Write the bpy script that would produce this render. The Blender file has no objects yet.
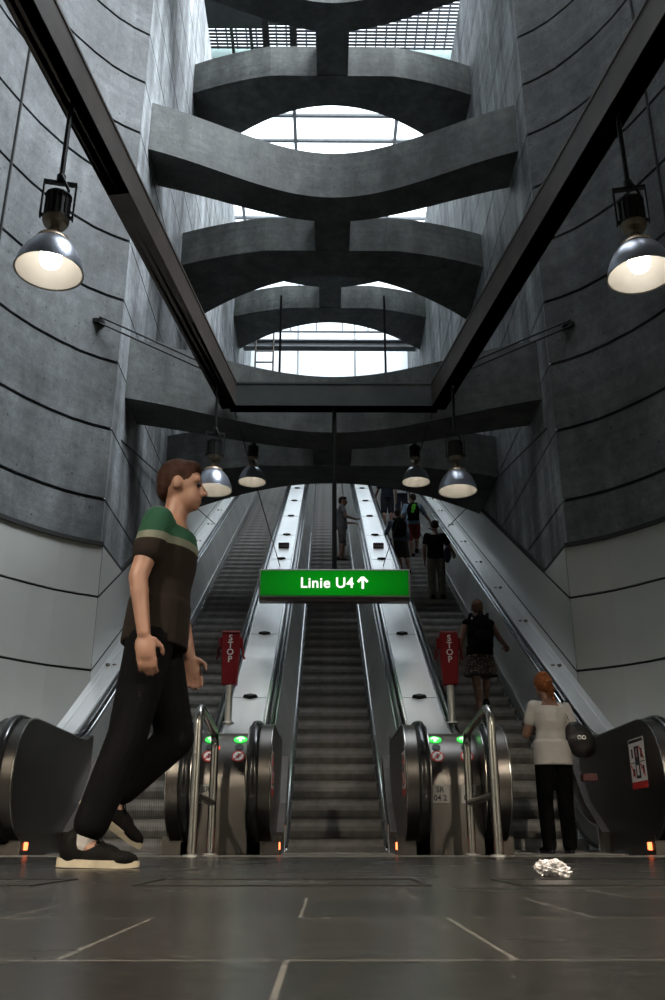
import bpy, bmesh, math, random
from mathutils import Vector, Matrix, noise
random.seed(7)
PI = math.pi
SC = bpy.context.scene
COL = SC.collection
R = math.radians

# ------------------------------------------------------------------ camera
F_PX = 893.0
PITCH, YAW = R(21.0), R(0.45)
CAM = Vector((-0.10, 0.0, 0.0856))
cd = bpy.data.cameras.new('camera')
cam = bpy.data.objects.new('camera', cd); COL.objects.link(cam)
cam.location = CAM
cam.rotation_euler = (R(90) + PITCH, 0, -YAW)
cd.sensor_fit = 'VERTICAL'; cd.sensor_height = 36.0; cd.lens = F_PX * 36.0 / 1000.0
cd.clip_start = 0.02; cd.clip_end = 300
SC.camera = cam
_rot = Matrix.Rotation(-YAW, 3, 'Z')

def at(px, py, X=None, Y=None, Z=None):
    """the point of the place seen at a pixel, on a given plane (used to survey where things stand)"""
    u, v = (px - 332.5) / F_PX, (500 - py) / F_PX
    d = _rot @ Vector((u, math.cos(PITCH) - v * math.sin(PITCH), math.sin(PITCH) + v * math.cos(PITCH)))
    if X is not None: t = (X - CAM.x) / d.x
    elif Y is not None: t = (Y - CAM.y) / d.y
    else: t = (Z - CAM.z) / d.z
    return CAM + d * t

def proj(p):
    q = _rot.inverted() @ (Vector(p) - CAM)
    D = q.y * math.cos(PITCH) + q.z * math.sin(PITCH)
    v = -q.y * math.sin(PITCH) + q.z * math.cos(PITCH)
    return 332.5 + F_PX * q.x / D, 500 - F_PX * v / D

# ------------------------------------------------------------------ materials
def newmat(name):
    m = bpy.data.materials.new(name); m.use_nodes = True
    nt = m.node_tree
    return m, nt, nt.nodes['Principled BSDF']

def N(nt, typ, **kw):
    n = nt.nodes.new(typ)
    for k, v in kw.items():
        if k in n.inputs: n.inputs[k].default_value = v
        else: setattr(n, k, v)
    return n

def plain(name, col, rough=0.5, metal=0.0, var=0.12, scale=6.0, bump=0.0, bscale=60.0, spec=0.5, stretch=None, coat=0.0):
    m, nt, b = newmat(name)
    L = nt.links.new
    tc = N(nt, 'ShaderNodeTexCoord')
    src = tc.outputs['Object']
    if stretch:
        mp = N(nt, 'ShaderNodeMapping'); mp.inputs['Scale'].default_value = stretch
        L(src, mp.inputs['Vector']); src = mp.outputs['Vector']
    nz = N(nt, 'ShaderNodeTexNoise'); nz.inputs['Scale'].default_value = scale; nz.inputs['Detail'].default_value = 5
    L(src, nz.inputs['Vector'])
    rp = N(nt, 'ShaderNodeValToRGB')
    rp.color_ramp.elements[0].position = 0.3; rp.color_ramp.elements[1].position = 0.7
    rp.color_ramp.elements[0].color = tuple(c * (1 - var) for c in col) + (1,)
    rp.color_ramp.elements[1].color = tuple(min(1, c * (1 + var)) for c in col) + (1,)
    L(nz.outputs['Fac'], rp.inputs['Fac']); L(rp.outputs['Color'], b.inputs['Base Color'])
    b.inputs['Roughness'].default_value = rough; b.inputs['Metallic'].default_value = metal
    b.inputs['Specular IOR Level'].default_value = spec
    if coat: b.inputs['Coat Weight'].default_value = coat
    if bump:
        n2 = N(nt, 'ShaderNodeTexNoise'); n2.inputs['Scale'].default_value = bscale; n2.inputs['Detail'].default_value = 3
        L(src, n2.inputs['Vector'])
        bp = N(nt, 'ShaderNodeBump'); bp.inputs['Strength'].default_value = bump; bp.inputs['Distance'].default_value = 0.01
        L(n2.outputs['Fac'], bp.inputs['Height']); L(bp.outputs['Normal'], b.inputs['Normal'])
    return m

def concrete(name, base, streak=0.35, boards=0.0):
    m, nt, b = newmat(name)
    L = nt.links.new
    tc = N(nt, 'ShaderNodeTexCoord')
    def noise_(sc, scale, det=6, rough=0.6):
        mp = N(nt, 'ShaderNodeMapping'); mp.inputs['Scale'].default_value = sc
        L(tc.outputs['Object'], mp.inputs['Vector'])
        n = N(nt, 'ShaderNodeTexNoise'); n.inputs['Scale'].default_value = scale
        n.inputs['Detail'].default_value = det; n.inputs['Roughness'].default_value = rough
        L(mp.outputs['Vector'], n.inputs['Vector']); return n
    big = noise_((1, 1, 1), 0.9)
    ver = noise_((1, 1, .10), 2.6)
    fin = noise_((1, 1, 1), 9)
    mid = noise_((1, 1, .6), 3.2, 8, .7)
    brd = noise_((.25, .25, 9), 1.0, 3)
    spk = noise_((1, 1, 1), 42, 4, .7)
    pit = N(nt, 'ShaderNodeTexVoronoi'); pit.inputs['Scale'].default_value = 7.0
    L(tc.outputs['Object'], pit.inputs['Vector'])
    pr = N(nt, 'ShaderNodeMapRange'); pr.inputs[1].default_value = 0.06; pr.inputs[2].default_value = 0.12
    pr.inputs[3].default_value = 0.35; pr.inputs[4].default_value = 1.0
    L(pit.outputs['Distance'], pr.inputs['Value'])
    def rng(n, a, c, lo=0.3, hi=0.7):
        r = N(nt, 'ShaderNodeMapRange'); r.inputs[1].default_value = lo; r.inputs[2].default_value = hi
        r.inputs[3].default_value = a; r.inputs[4].default_value = c
        L(n.outputs['Fac'], r.inputs['Value']); return r.outputs['Result']
    def mul(a, c):
        mm = N(nt, 'ShaderNodeMath', operation='MULTIPLY'); L(a, mm.inputs[0]); L(c, mm.inputs[1]); return mm.outputs[0]
    f = mul(rng(big, 0.62, 1.3), rng(ver, 1 - streak, 1 + streak))
    f = mul(f, rng(fin, 0.82, 1.18)); f = mul(f, rng(mid, .68, 1.32)); f = mul(f, rng(brd, .86, 1.14)); f = mul(f, rng(spk, .8, 1.2)); f = mul(f, pr.outputs['Result'])
    cb = N(nt, 'ShaderNodeCombineXYZ')
    for i in range(3):
        mm = N(nt, 'ShaderNodeMath', operation='MULTIPLY'); L(f, mm.inputs[0]); mm.inputs[1].default_value = base[i]
        L(mm.outputs[0], cb.inputs[i])
    L(cb.outputs[0], b.inputs['Base Color'])
    b.inputs['Roughness'].default_value = 0.72; b.inputs['Specular IOR Level'].default_value = 0.35
    bp = N(nt, 'ShaderNodeBump'); bp.inputs['Strength'].default_value = 0.35; bp.inputs['Distance'].default_value = 0.015
    L(fin.outputs['Fac'], bp.inputs['Height']); L(bp.outputs['Normal'], b.inputs['Normal'])
    return m

def emis(name, col, s, base=(.05, .05, .05)):
    m, nt, b = newmat(name)
    b.inputs['Base Color'].default_value = (*base, 1)
    b.inputs['Emission Color'].default_value = (*col, 1); b.inputs['Emission Strength'].default_value = s
    return m

M = {}
M['concrete'] = concrete('board marked concrete', (.098, .104, .105), 0.2)
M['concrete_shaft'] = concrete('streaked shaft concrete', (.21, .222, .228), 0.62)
M['concrete_beam'] = concrete('smooth beam concrete', (.088, .094, .089), 0.26)
M['joint'] = plain('dark joint', (.015, .014, .013), .8)
M['clad'] = plain('grey enamel cladding', (.44, .445, .415), .34, 0, .05, 1.5)
M['steel'] = plain('brushed stainless steel', (.84, .84, .83), .38, 1.0, .10, 3.0, .04, 40, stretch=(1, .12, .12))
M['hoop'] = plain('hoop steel', (.42, .41, .39), .24, 1.0, .05, 3)
M['steel_bright'] = plain('polished steel trim', (.72, .72, .72), .2, 1.0, .06, 3.0)
M['panel'] = plain('dull steel panel', (.55, .55, .53), .5, 1.0, .14, 2.5, .03, 50, stretch=(1, .5, .5))
M['newel'] = plain('brushed dark steel newel', (.14, .13, .12), .33, 1.0, .12, 3.0, .04, 60, stretch=(1, .3, 1))
M['rubber'] = plain('black handrail rubber', (.012, .012, .012), .2, 0, .1, 4, coat=.2)
M['step'] = plain('grey cast step tread', (.23, .222, .208), .5, .25, .25, 9)
M['step_edge'] = plain('step nosing edge', (.26, .255, .24), .4, .6, .2, 9)
M['dark_steel'] = plain('dark painted steel', (.085, .068, .056), .5, .2, .25, 3, .05, 30)
M['black'] = plain('black metal', (.012, .011, .010), .45, .3, .2, 8)
M['cable'] = plain('dark steel cable', (.012, .012, .012), .7, 0)
M['alu'] = plain('polished aluminium shade', (.46, .49, .56), .3, .75, .08, 4)
M['neck'] = plain('bronze coloured neck', (.20, .17, .13), .42, .8)
M['reflector'] = plain('white enamel reflector', (.36, .345, .315), .45, 0, .04, 9)
M['bulb_hot'] = emis('glowing lamp bulb', (1.0, .93, .82), 6.5)
M['bulb_mid'] = emis('dimmer lamp bulb', (1.0, .92, .80), 24)
M['bulb_hall'] = emis('hall lamp bulb', (1.0, .87, .70), 3800)  # very strong, for the added lamps out of view
M['red'] = plain('red painted box', (.19, .006, .010), .6, 0, .12, 8, spec=.2)
M['white'] = plain('white lettering', (.78, .76, .74), .5, 0, .03)
M['paper'] = plain('sticker white', (.80, .78, .76), .5, 0, .05)
M['signred'] = plain('sign red', (.55, .03, .025), .45, 0, .05)
M['signblack'] = plain('sign black', (.02, .02, .03), .5, 0, .05)
M['maroon'] = plain('maroon plate', (.10, .015, .02), .45)
M['plate'] = plain('grey number plate', (.34, .34, .33), .45, .2)
M['green_lamp'] = emis('green arrow lamp', (.02, .75, .06), 1.1)
M['arrow_lamp'] = emis('white arrow in green lamp', (.75, 1.0, .75), 1.6)
M['red_lamp'] = emis('red signal lamp', (1.0, .05, .01), 1.6)
M['orange_lamp'] = emis('orange threshold lamp', (1.0, .16, .05), 3.2)
M['frame_grey'] = plain('grey sign frame', (.40, .40, .39), .4, .4)
M['sign_text'] = emis('backlit white lettering', (1.0, .93, .90), .85, (.8, .8, .8))
M['white_steel'] = plain('white painted steel', (.42, .44, .45), .5, 0, .06)
M['grey_steel'] = plain('grey painted steel', (.17, .18, .19), .5, .2, .1)
M['louvre'] = plain('grey metal louvre', (.17, .18, .20), .45, .6, .1)
M['fascia'] = plain('pale green fascia', (.30, .42, .40), .5, 0, .08)
M['foil'] = plain('crumpled foil', (.80, .78, .79), .3, .35, .2, 90, .3, 160)

def sign_green():
    m, nt, b = newmat('backlit green sign face'); L = nt.links.new
    tc = N(nt, 'ShaderNodeTexCoord'); mp = N(nt, 'ShaderNodeMapping')
    mp.inputs['Scale'].default_value = (1.0, 0.0, 3.2)
    L(tc.outputs['Object'], mp.inputs['Vector'])
    ln = N(nt, 'ShaderNodeVectorMath', operation='LENGTH'); L(mp.outputs['Vector'], ln.inputs[0])
    r = N(nt, 'ShaderNodeMapRange'); r.inputs[1].default_value = 0.3; r.inputs[2].default_value = 1.1
    r.inputs[3].default_value = .34; r.inputs[4].default_value = .13
    L(ln.outputs['Value'], r.inputs['Value'])
    b.inputs['Base Color'].default_value = (.0, .10, .005, 1); b.inputs['Roughness'].default_value = .35
    b.inputs['Emission Color'].default_value = (.0, .42, .008, 1)
    L(r.outputs['Result'], b.inputs['Emission Strength']); return m
M['sign_green'] = sign_green()

def floor_mat():
    m, nt, b = newmat('polished dark granite tiles'); L = nt.links.new
    tc = N(nt, 'ShaderNodeTexCoord')
    mp = N(nt, 'ShaderNodeMapping'); mp.inputs['Location'].default_value = (0.13, 0.06, 0)
    L(tc.outputs['Object'], mp.inputs['Vector'])
    br = N(nt, 'ShaderNodeTexBrick'); br.offset = 0.5; br.inputs['Scale'].default_value = 1.0
    br.inputs['Brick Width'].default_value = .36; br.inputs['Row Height'].default_value = .42
    br.inputs['Mortar Size'].default_value = .0028; br.inputs['Mortar Smooth'].default_value = .3
    br.inputs['Color1'].default_value = (.017, .0165, .015, 1); br.inputs['Color2'].default_value = (.030, .0285, .026, 1)
    br.inputs['Mortar'].default_value = (.115, .11, .10, 1)
    L(mp.outputs['Vector'], br.inputs['Vector'])
    nz = N(nt, 'ShaderNodeTexNoise'); nz.inputs['Scale'].default_value = 55; nz.inputs['Detail'].default_value = 6
    L(tc.outputs['Object'], nz.inputs['Vector'])
    mx = N(nt, 'ShaderNodeMix', data_type='RGBA', blend_type='MULTIPLY'); mx.inputs['Factor'].default_value = .7
    L(br.outputs['Color'], mx.inputs['A'])
    rp = N(nt, 'ShaderNodeValToRGB'); rp.color_ramp.elements[0].position = .35; rp.color_ramp.elements[1].position = .65
    rp.color_ramp.elements[0].color = (.45, .45, .45, 1); rp.color_ramp.elements[1].color = (1.3, 1.28, 1.25, 1)
    L(nz.outputs['Fac'], rp.inputs['Fac']); L(rp.outputs['Color'], mx.inputs['B'])
    L(mx.outputs['Result'], b.inputs['Base Color'])
    n2 = N(nt, 'ShaderNodeTexNoise'); n2.inputs['Scale'].default_value = 3.0; n2.inputs['Detail'].default_value = 4
    L(tc.outputs['Object'], n2.inputs['Vector'])
    r = N(nt, 'ShaderNodeMapRange'); r.inputs[3].default_value = .17; r.inputs[4].default_value = .34
    L(n2.outputs['Fac'], r.inputs['Value']); L(r.outputs['Result'], b.inputs['Roughness'])
    b.inputs['Specular IOR Level'].default_value = .5
    bp = N(nt, 'ShaderNodeBump'); bp.inputs['Strength'].default_value = .10; bp.inputs['Distance'].default_value = .003
    L(nz.outputs['Fac'], bp.inputs['Height']); L(bp.outputs['Normal'], b.inputs['Normal'])
    return m
M['floor'] = floor_mat()

def glass(name, tint, trans=0.6, diff=0.4):
    m, nt, b = newmat(name); L = nt.links.new
    out = nt.nodes['Material Output']
    nt.nodes.remove(b)
    t = N(nt, 'ShaderNodeBsdfTransparent'); t.inputs['Color'].default_value = (*[c * trans for c in tint], 1)
    tl = N(nt, 'ShaderNodeBsdfTranslucent'); tl.inputs['Color'].default_value = (*tint, 1)
    mx = N(nt, 'ShaderNodeMixShader'); mx.inputs['Fac'].default_value = diff
    L(t.outputs[0], mx.inputs[1]); L(tl.outputs[0], mx.inputs[2]); L(mx.outputs[0], out.inputs['Surface'])
    return m
M['glass'] = glass('milky roof glazing', (.86, .88, .88), .85, .45)
M['glass_wall'] = glass('frosted end glazing', (.88, .91, .93), .8, .7)

# ------------------------------------------------------------------ geometry helpers
def link(name, me, parent=None):
    o = bpy.data.objects.new(name, me); COL.objects.link(o)
    if parent: o.parent = parent
    return o

def obj(name, bm, mat, parent=None, smooth=False, bevel=0.0, loc=None):
    bmesh.ops.recalc_face_normals(bm, faces=bm.faces)
    me = bpy.data.meshes.new(name); bm.to_mesh(me); bm.free()
    for mm in (mat if isinstance(mat, (list, tuple)) else [mat]): me.materials.append(mm)
    if smooth:
        for p in me.polygons: p.use_smooth = True
    o = link(name, me, parent)
    if bevel:
        md = o.modifiers.new('bevel', 'BEVEL'); md.width = bevel; md.segments = 2; md.limit_method = 'ANGLE'
        md.angle_limit = R(40)
    if smooth:
        try:
            me.set_sharp_from_angle(angle=R(38))
        except Exception:
            pass
    if loc is not None: o.location = loc
    return o

def tag(o, label, cat, group=None, kind=None):
    o['label'] = label; o['category'] = cat
    if group: o['group'] = group
    if kind: o['kind'] = kind
    return o

def thing(name, label, cat, loc=(0, 0, 0), rz=0.0, group=None):
    o = bpy.data.objects.new(name, None); COL.objects.link(o)
    o.location = loc; o.rotation_euler = (0, 0, rz); o.empty_display_size = .1
    return tag(o, label, cat, group)

def structure(o):
    o['kind'] = 'structure'; return o

def copy_tree(o, parent=None):
    c = o.copy(); COL.objects.link(c)
    if parent: c.parent = parent
    for ch in list(o.children): copy_tree(ch, c)
    return c

def BM(): return bmesh.new()

def box(bm, x0, x1, y0, y1, z0, z1, mi=0):
    vs = [bm.verts.new((x, y, z)) for x in (x0, x1) for y in (y0, y1) for z in (z0, z1)]
    for f in ((0, 1, 3, 2), (4, 6, 7, 5), (0, 4, 5, 1), (2, 3, 7, 6), (0, 2, 6, 4), (1, 5, 7, 3)):
        fa = bm.faces.new([vs[i] for i in f]); fa.material_index = mi

def frame_of(d, up=Vector((0, 0, 1))):
    d = d.normalized()
    if abs(d.dot(up)) > .98: up = Vector((0, 1, 0))
    s = d.cross(up).normalized(); u = s.cross(d).normalized()
    return s, u

def bar(bm, a, b, w, h, up=Vector((0, 0, 1)), mi=0):
    a, b = Vector(a), Vector(b); s, u = frame_of(b - a, up)
    r = [[bm.verts.new(p + s * (i * w / 2) + u * (j * h / 2)) for i, j in ((-1, -1), (1, -1), (1, 1), (-1, 1))] for p in (a, b)]
    for k in range(4):
        f = bm.faces.new((r[0][k], r[0][(k + 1) % 4], r[1][(k + 1) % 4], r[1][k])); f.material_index = mi
    bm.faces.new(r[0][::-1]).material_index = mi; bm.faces.new(r[1]).material_index = mi

def tube(bm, pts, r, n=10, caps=True, mi=0, sx=1.0, sy=1.0):
    pts = [Vector(p) for p in pts]; rings = []
    up = None
    for i, p in enumerate(pts):
        d = (pts[min(i + 1, len(pts) - 1)] - pts[max(i - 1, 0)]).normalized()
        if up is None:
            s, u = frame_of(d)
        else:
            u = (up - d * up.dot(d)).normalized(); s = d.cross(u).normalized()
        up = u
        rr = r[i] if isinstance(r, (list, tuple)) else r
        rings.append([bm.verts.new(p + s * (math.cos(2 * PI * k / n) * rr * sx) + u * (math.sin(2 * PI * k / n) * rr * sy)) for k in range(n)])
    for a, b in zip(rings, rings[1:]):
        for k in range(n):
            f = bm.faces.new((a[k], a[(k + 1) % n], b[(k + 1) % n], b[k])); f.material_index = mi
    if caps:
        bm.faces.new(rings[0][::-1]).material_index = mi; bm.faces.new(rings[-1]).material_index = mi

def lathe(bm, prof, n=32, c=(0, 0, 0), mi=0):
    c = Vector(c); rings = []
    for r, z in prof:
        rings.append([bm.verts.new(c + Vector((math.cos(2 * PI * k / n) * r, math.sin(2 * PI * k / n) * r, z))) for k in range(n)])
    for a, b in zip(rings, rings[1:]):
        for k in range(n):
            f = bm.faces.new((a[k], a[(k + 1) % n], b[(k + 1) % n], b[k])); f.material_index = mi
    return rings

def prism_x(bm, prof, x0, x1, mi=0):
    """extrude a (y, z) outline along x"""
    a = [bm.verts.new((x0, y, z)) for y, z in prof]; b = [bm.verts.new((x1, y, z)) for y, z in prof]
    n = len(prof)
    for k in range(n):
        bm.faces.new((a[k], a[(k + 1) % n], b[(k + 1) % n], b[k])).material_index = mi
    bm.faces.new(a[::-1]).material_index = mi; bm.faces.new(b).material_index = mi

def prism_z(bm, poly, z0, z1, mi=0):
    a = [bm.verts.new((x, y, z0)) for x, y in poly]; b = [bm.verts.new((x, y, z1)) for x, y in poly]
    n = len(poly)
    for k in range(n):
        bm.faces.new((a[k], a[(k + 1) % n], b[(k + 1) % n], b[k])).material_index = mi
    bm.faces.new(a[::-1]).material_index = mi; bm.faces.new(b).material_index = mi

def strip_x(bm, ys, cross, mi=0, closed=True):
    """sweep: cross(y) gives a list of (x, z) for each y"""
    rings = [[bm.verts.new((x, y, z)) for x, z in cross(y)] for y in ys]
    n = len(rings[0])
    for a, b in zip(rings, rings[1:]):
        for k in range(n if closed else n - 1):
            bm.faces.new((a[k], a[(k + 1) % n], b[(k + 1) % n], b[k])).material_index = mi
    if closed:
        bm.faces.new(rings[0][::-1]).material_index = mi; bm.faces.new(rings[-1]).material_index = mi

def text(s, size, mat, parent, loc, rot, ext=.002, bold=.0, align='CENTER', spacing=1.0):
    cu = bpy.data.curves.new('t', 'FONT'); cu.body = s; cu.size = size; cu.extrude = ext; cu.offset = bold
    cu.align_x = align; cu.align_y = 'CENTER'; cu.space_character = spacing; cu.resolution_u = 4
    t = bpy.data.objects.new('t', cu); COL.objects.link(t)
    dg = bpy.context.evaluated_depsgraph_get(); dg.update()
    me = bpy.data.meshes.new_from_object(t.evaluated_get(dg)); me.name = 'lettering'
    bpy.data.objects.remove(t); bpy.data.curves.remove(cu)
    me.materials.clear(); me.materials.append(mat)
    o = link('lettering', me, parent); o.location = loc; o.rotation_euler = rot
    return o

FACE_CAM = (R(90), 0, 0)      # lettering that stands upright and faces the hall (-y)

# ------------------------------------------------------------------ the incline
TAN = math.tan(R(30))
def sp(v, s): return v if v / s > 40 else s * math.log1p(math.exp(v / s))
Y_TOP = 29.0
def incl(y, y0=8.55, s=.14):
    z = TAN * sp(y - y0, s)
    zt = TAN * (Y_TOP - y0)
    return z if y < Y_TOP - .8 else zt - TAN * sp(Y_TOP - y, .18)
def rail_z(y): return .98 + incl(y, 8.62, .14) * 1.0
LANE_H, PITCH_X = .445, 1.785
LANES = (-PITCH_X, 0.0, PITCH_X)
UNIT_H = (PITCH_X - 2 * LANE_H) / 2      # half width of the unit between two lanes
XS, YE = 2.75, 10.0
RUN = .33
YS = [8.1 + .1 * i for i in range(12)] + [9.3 + .6 * i for i in range(32)] + [28.2, 28.4, 28.6, 28.8, 29.0, 29.2, 29.5, 30.2]

# ------------------------------------------------------------------ setting: floor, walls, ceiling
bm = BM()
def quad(bm, pts, mi=0):
    bm.faces.new([bm.verts.new(p) for p in pts]).material_index = mi
quad(bm, [(-6, -7, 0), (6, -7, 0), (6, 7.9, 0), (-6, 7.9, 0)])
for x0, x1 in ((-6, -2.24), (-1.335, -.45), (.45, 1.335), (2.24, 6)):
    quad(bm, [(x0, 7.9, 0), (x1, 7.9, 0), (x1, 10.2, 0), (x0, 10.2, 0)])
structure(obj('floor', bm, M['floor']))

NP = [(2.75, 10.0), (2.95, 9.87), (3.15, 9.70), (3.35, 9.46), (3.55, 9.17), (3.72, 8.85), (3.86, 8.5), (4.0, 8.1),
      (4.15, 7.5), (4.3, 6.8), (4.5, 5.5), (4.65, 3.5), (4.75, 0), (4.8, -7)]
JO = [3.92 + .93 * k for k in range(14)]
def wall_profile(z0, z1, g=.022, dep=.05):
    """(offset, z): bands of concrete with a recessed joint between them"""
    pr = [(0, z0)]
    for j in JO:
        if z0 < j - .1 and j + .1 < z1:
            pr += [(0, j - g), (dep, j - g), (dep, j + g), (.0, j + g)]
    return pr + [(0, z1)]
def curved_wall(name, sgn, off, prof, mat, jm=None, thick=0.0, plan=None):
    bm = BM(); P = [Vector((x * sgn, y)) for x, y in (plan or NP)]
    nor = []
    for i in range(len(P)):
        t = (P[min(i + 1, len(P) - 1)] - P[max(i - 1, 0)]).normalized()
        n = Vector((t.y, -t.x)) * (1 if sgn < 0 else -1)   # away from the hall
        nor.append(-n)
    rows = [[bm.verts.new((p.x - n.x * (o + off), p.y - n.y * (o + off), z)) for p, n in zip(P, nor)] for o, z in prof]
    for i, (a, b) in enumerate(zip(rows, rows[1:])):
        for k in range(len(P) - 1):
            f = bm.faces.new((a[k], a[k + 1], b[k + 1], b[k]))
            if jm and prof[i][0] > 0 and prof[i + 1][0] > 0: f.material_index = 1
    return obj(name, bm, [mat] + ([jm] if jm else []), smooth=False)

def fix_side(sgn):
    pass
for side, sgn in (('left', -1), ('right', 1)):
    w = curved_wall('wall_' + side, sgn, 0, wall_profile(0, 15.6), M['concrete'], M['joint'])
    structure(w)
    bm = BM(); box(bm, sgn * 3.85 - .012, sgn * 3.85 + .012, 8.49, 8.52, 3.4, 15.4)
    structure(obj('trim_pour_joint_' + side, bm, M['joint']))
    # shaft flank beyond the edge
    bm = BM(); pr = wall_profile(0, 17.0, .014, .035)
    rows = [[bm.verts.new((sgn * (XS + o), y, z)) for y in (YE, 14.8, 19.6, 24.4, 29.2, 34.0)] for o, z in pr]
    for i, (a, b) in enumerate(zip(rows, rows[1:])):
        for k in range(5):
            f = bm.faces.new((a[k], a[k + 1], b[k + 1], b[k]))
            if pr[i][0] > 0 and pr[i + 1][0] > 0: f.material_index = 1
    structure(obj('wall_shaft_' + side, bm, [M['concrete_shaft'], M['joint']]))
    # upper retaining wall behind the top of the curved wall
    # cladding on the curved wall: three courses
    g = .014
    pr = [(0, 0), (0, 1.88 - g), (.03, 1.88 - g), (.03, 1.88 + g), (0, 1.88 + g), (0, 2.72 - g), (.03, 2.72 - g), (.03, 2.72 + g), (0, 2.72 + g), (0, 3.33), (.034, 3.33)]
    pl = [(x - .035 * (1 if i else .0), y - .03 * (1 if i else 0)) for i, (x, y) in enumerate(NP)]
    pl[0] = (XS - .036, YE - .02)
    structure(curved_wall('wall_cladding_' + side, sgn, 0, pr, M['clad'], M['joint'], plan=pl))
    # cladding on the flank: course rising with the escalator
    X = sgn * (XS - .036)
    bm = BM()
    def dz(y, base): return base + TAN * (y - YE)
    yv = YE + (3.33 - 2.72) / TAN
    quad(bm, [(X, YE, 2.72 + .02), (X, YE, 3.33), (X, yv - .03, 3.33)])
    yt = 31.0
    quad(bm, [(X, YE, 1.88 + .014), (X, YE, 2.72 - .014), (X, yt, dz(yt, 2.72) - .014), (X, yt, dz(yt, 1.88) + .014)])
    quad(bm, [(X, YE, 0), (X, YE, 1.88 - .014), (X, yt, dz(yt, 1.88) - .014), (X, yt, 0)])
    structure(obj('wall_flank_' + side, bm, M['clad']))
    bm = BM()
    for base, w_ in ((1.88, .028), (2.72, .05)):
        xa, xb = sorted((X + sgn * .004, sgn * (XS - .002)))
        prism_x(bm, [(YE, base - w_), (yt, dz(yt, base) - w_), (yt, dz(yt, base) + w_), (YE, base + w_)], xa, xb)
    xa, xb = sorted((X - sgn * .0, sgn * (XS - .002)))
    box(bm, xa, xb, YE, yv + .02, 3.33, 3.37)
    structure(obj('trim_flank_' + side, bm, M['joint']))
    # dark coping line on top of the curved cladding
    bm = BM()
    P = [Vector((x * sgn, y, 3.35)) for x, y in pl]
    for a, b in zip(P, P[1:]): bar(bm, a, b, .05, .05)
    structure(obj('trim_coping_' + side, bm, M['joint']))

bm = BM(); box(bm, -6, 6, -7.3, -7, 0, 15.9)
structure(obj('wall_back', bm, M['concrete']))
bm = BM(); box(bm, -6, 6, -7, 4.4, 15.6, 16.0); box(bm, -6, -1.2, 4.4, 11.8, 15.6, 16.0)  # unseen; left strip added to shade the right wall from the sky
structure(obj('ceiling', bm, M['concrete']))
# unseen block added on the left to keep sky light off the right wall
bm = BM(); box(bm, -7.5, -4.6, -2, 30, 15.6, 27)
structure(obj('wall_tower_left', bm, M['concrete']))
# street level slabs beside the shaft
for side, sgn in (('left', -1), ('right', 1)):
    bm = BM(); xa, xb = sorted((sgn * 2.76, sgn * 7.5)); box(bm, xa, xb, 10.2, 30, 16.7, 17.0)
    structure(obj('ceiling_slab_' + side, bm, M['concrete']))
# landing at the head of the escalators and end wall of the shaft
ZT = incl(30.5)
bm = BM(); box(bm, -XS, XS, Y_TOP + .3, 34.0, ZT - .3, ZT)
structure(obj('floor_landing', bm, M['floor']))
bm = BM(); box(bm, -XS, XS, 27.2, 34.0, 14.0, 14.25); box(bm, -XS, XS, 27.2, 27.5, 13.85, 14.5)
structure(obj('ceiling_head', bm, M['concrete_beam']))

# light threshold strip in front of the newels
bm = BM(); box(bm, -5, 5, 6.15, 6.75, 0, .004)
structure(obj('trim_threshold', bm, plain('pale granite threshold', (.17, .165, .15), .35, 0, .15, 30)))
for i, (xa, xb) in enumerate(((-.5, .12), (.32, .92), (-1.25, -.72))):
    bm = BM()
    y0, y1 = 2.05, 2.42
    for a, b in (((xa, y0), (xb, y0)), ((xb, y0), (xb, y1)), ((xb, y1), (xa, y1)), ((xa, y1), (xa, y0))):
        bar(bm, (*a, .001), (*b, .001), .012, .003)
    o = obj('floor_hatch', bm, M['black'])
    tag(o, ('dark metal hatch outline set in floor, middle one of the row', 'dark metal hatch outline set in floor towards the crumpled foil', 'dark metal hatch outline set in floor beside the black shoe')[i], 'floor hatch', 'hatch outlines in the floor')

# ------------------------------------------------------------------ concrete beam pairs
def beam_pair(z, y0, label, h=.75, lift=0.0):
    t = thing('concrete_beam', label, 'concrete beam', (0, y0, z), 0, 'curved concrete beams across the shaft')
    t['kind'] = 'structure'
    H = XS - .004
    n = 32
    xs = [-H + 2 * H * i / n for i in range(n + 1)]
    q = lambda x: .5 * (1 - (x / H) ** 2) + .25 * (1 + math.cos(PI * x / H))
    def one(name, f, b, z0=0.0):
        bm = BM()
        prism_z(bm, [(x, f(x)) for x in xs] + [(x, b(x)) for x in reversed(xs)], z0, h)
        obj(name, bm, M['concrete_beam'], t)
    one('front_beam', lambda x: .45 + 1.05 * q(x), lambda x: 1.25 + .85 * q(x))
    one('rear_beam', lambda x: 3.55 - .45 * min(1, 1.22 * (1 - (x / H) ** 2)), lambda x: 5.35 - 1.5 * (.8 * (1 - (x / H) ** 2) + .2 * q(x)), lift)
    bm = BM(); box(bm, -.3, .3, 2.08, 3.16, lift + .02, h - .02)
    obj('tie_block', bm, M['concrete_beam'], t)
    return t
beam_pair(5.55, 10.05, 'lowest curved concrete beam pair, just above the hanging lamps', .9, .17)
beam_pair(9.68, 10.05, 'middle curved concrete beam pair, between two bright openings', .88, .17)
beam_pair(13.9, 10.05, 'topmost near concrete beam pair below the louvred roof')
beam_pair(14.15, 18.45, 'distant small concrete beam pair deep in the lit shaft')

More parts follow.
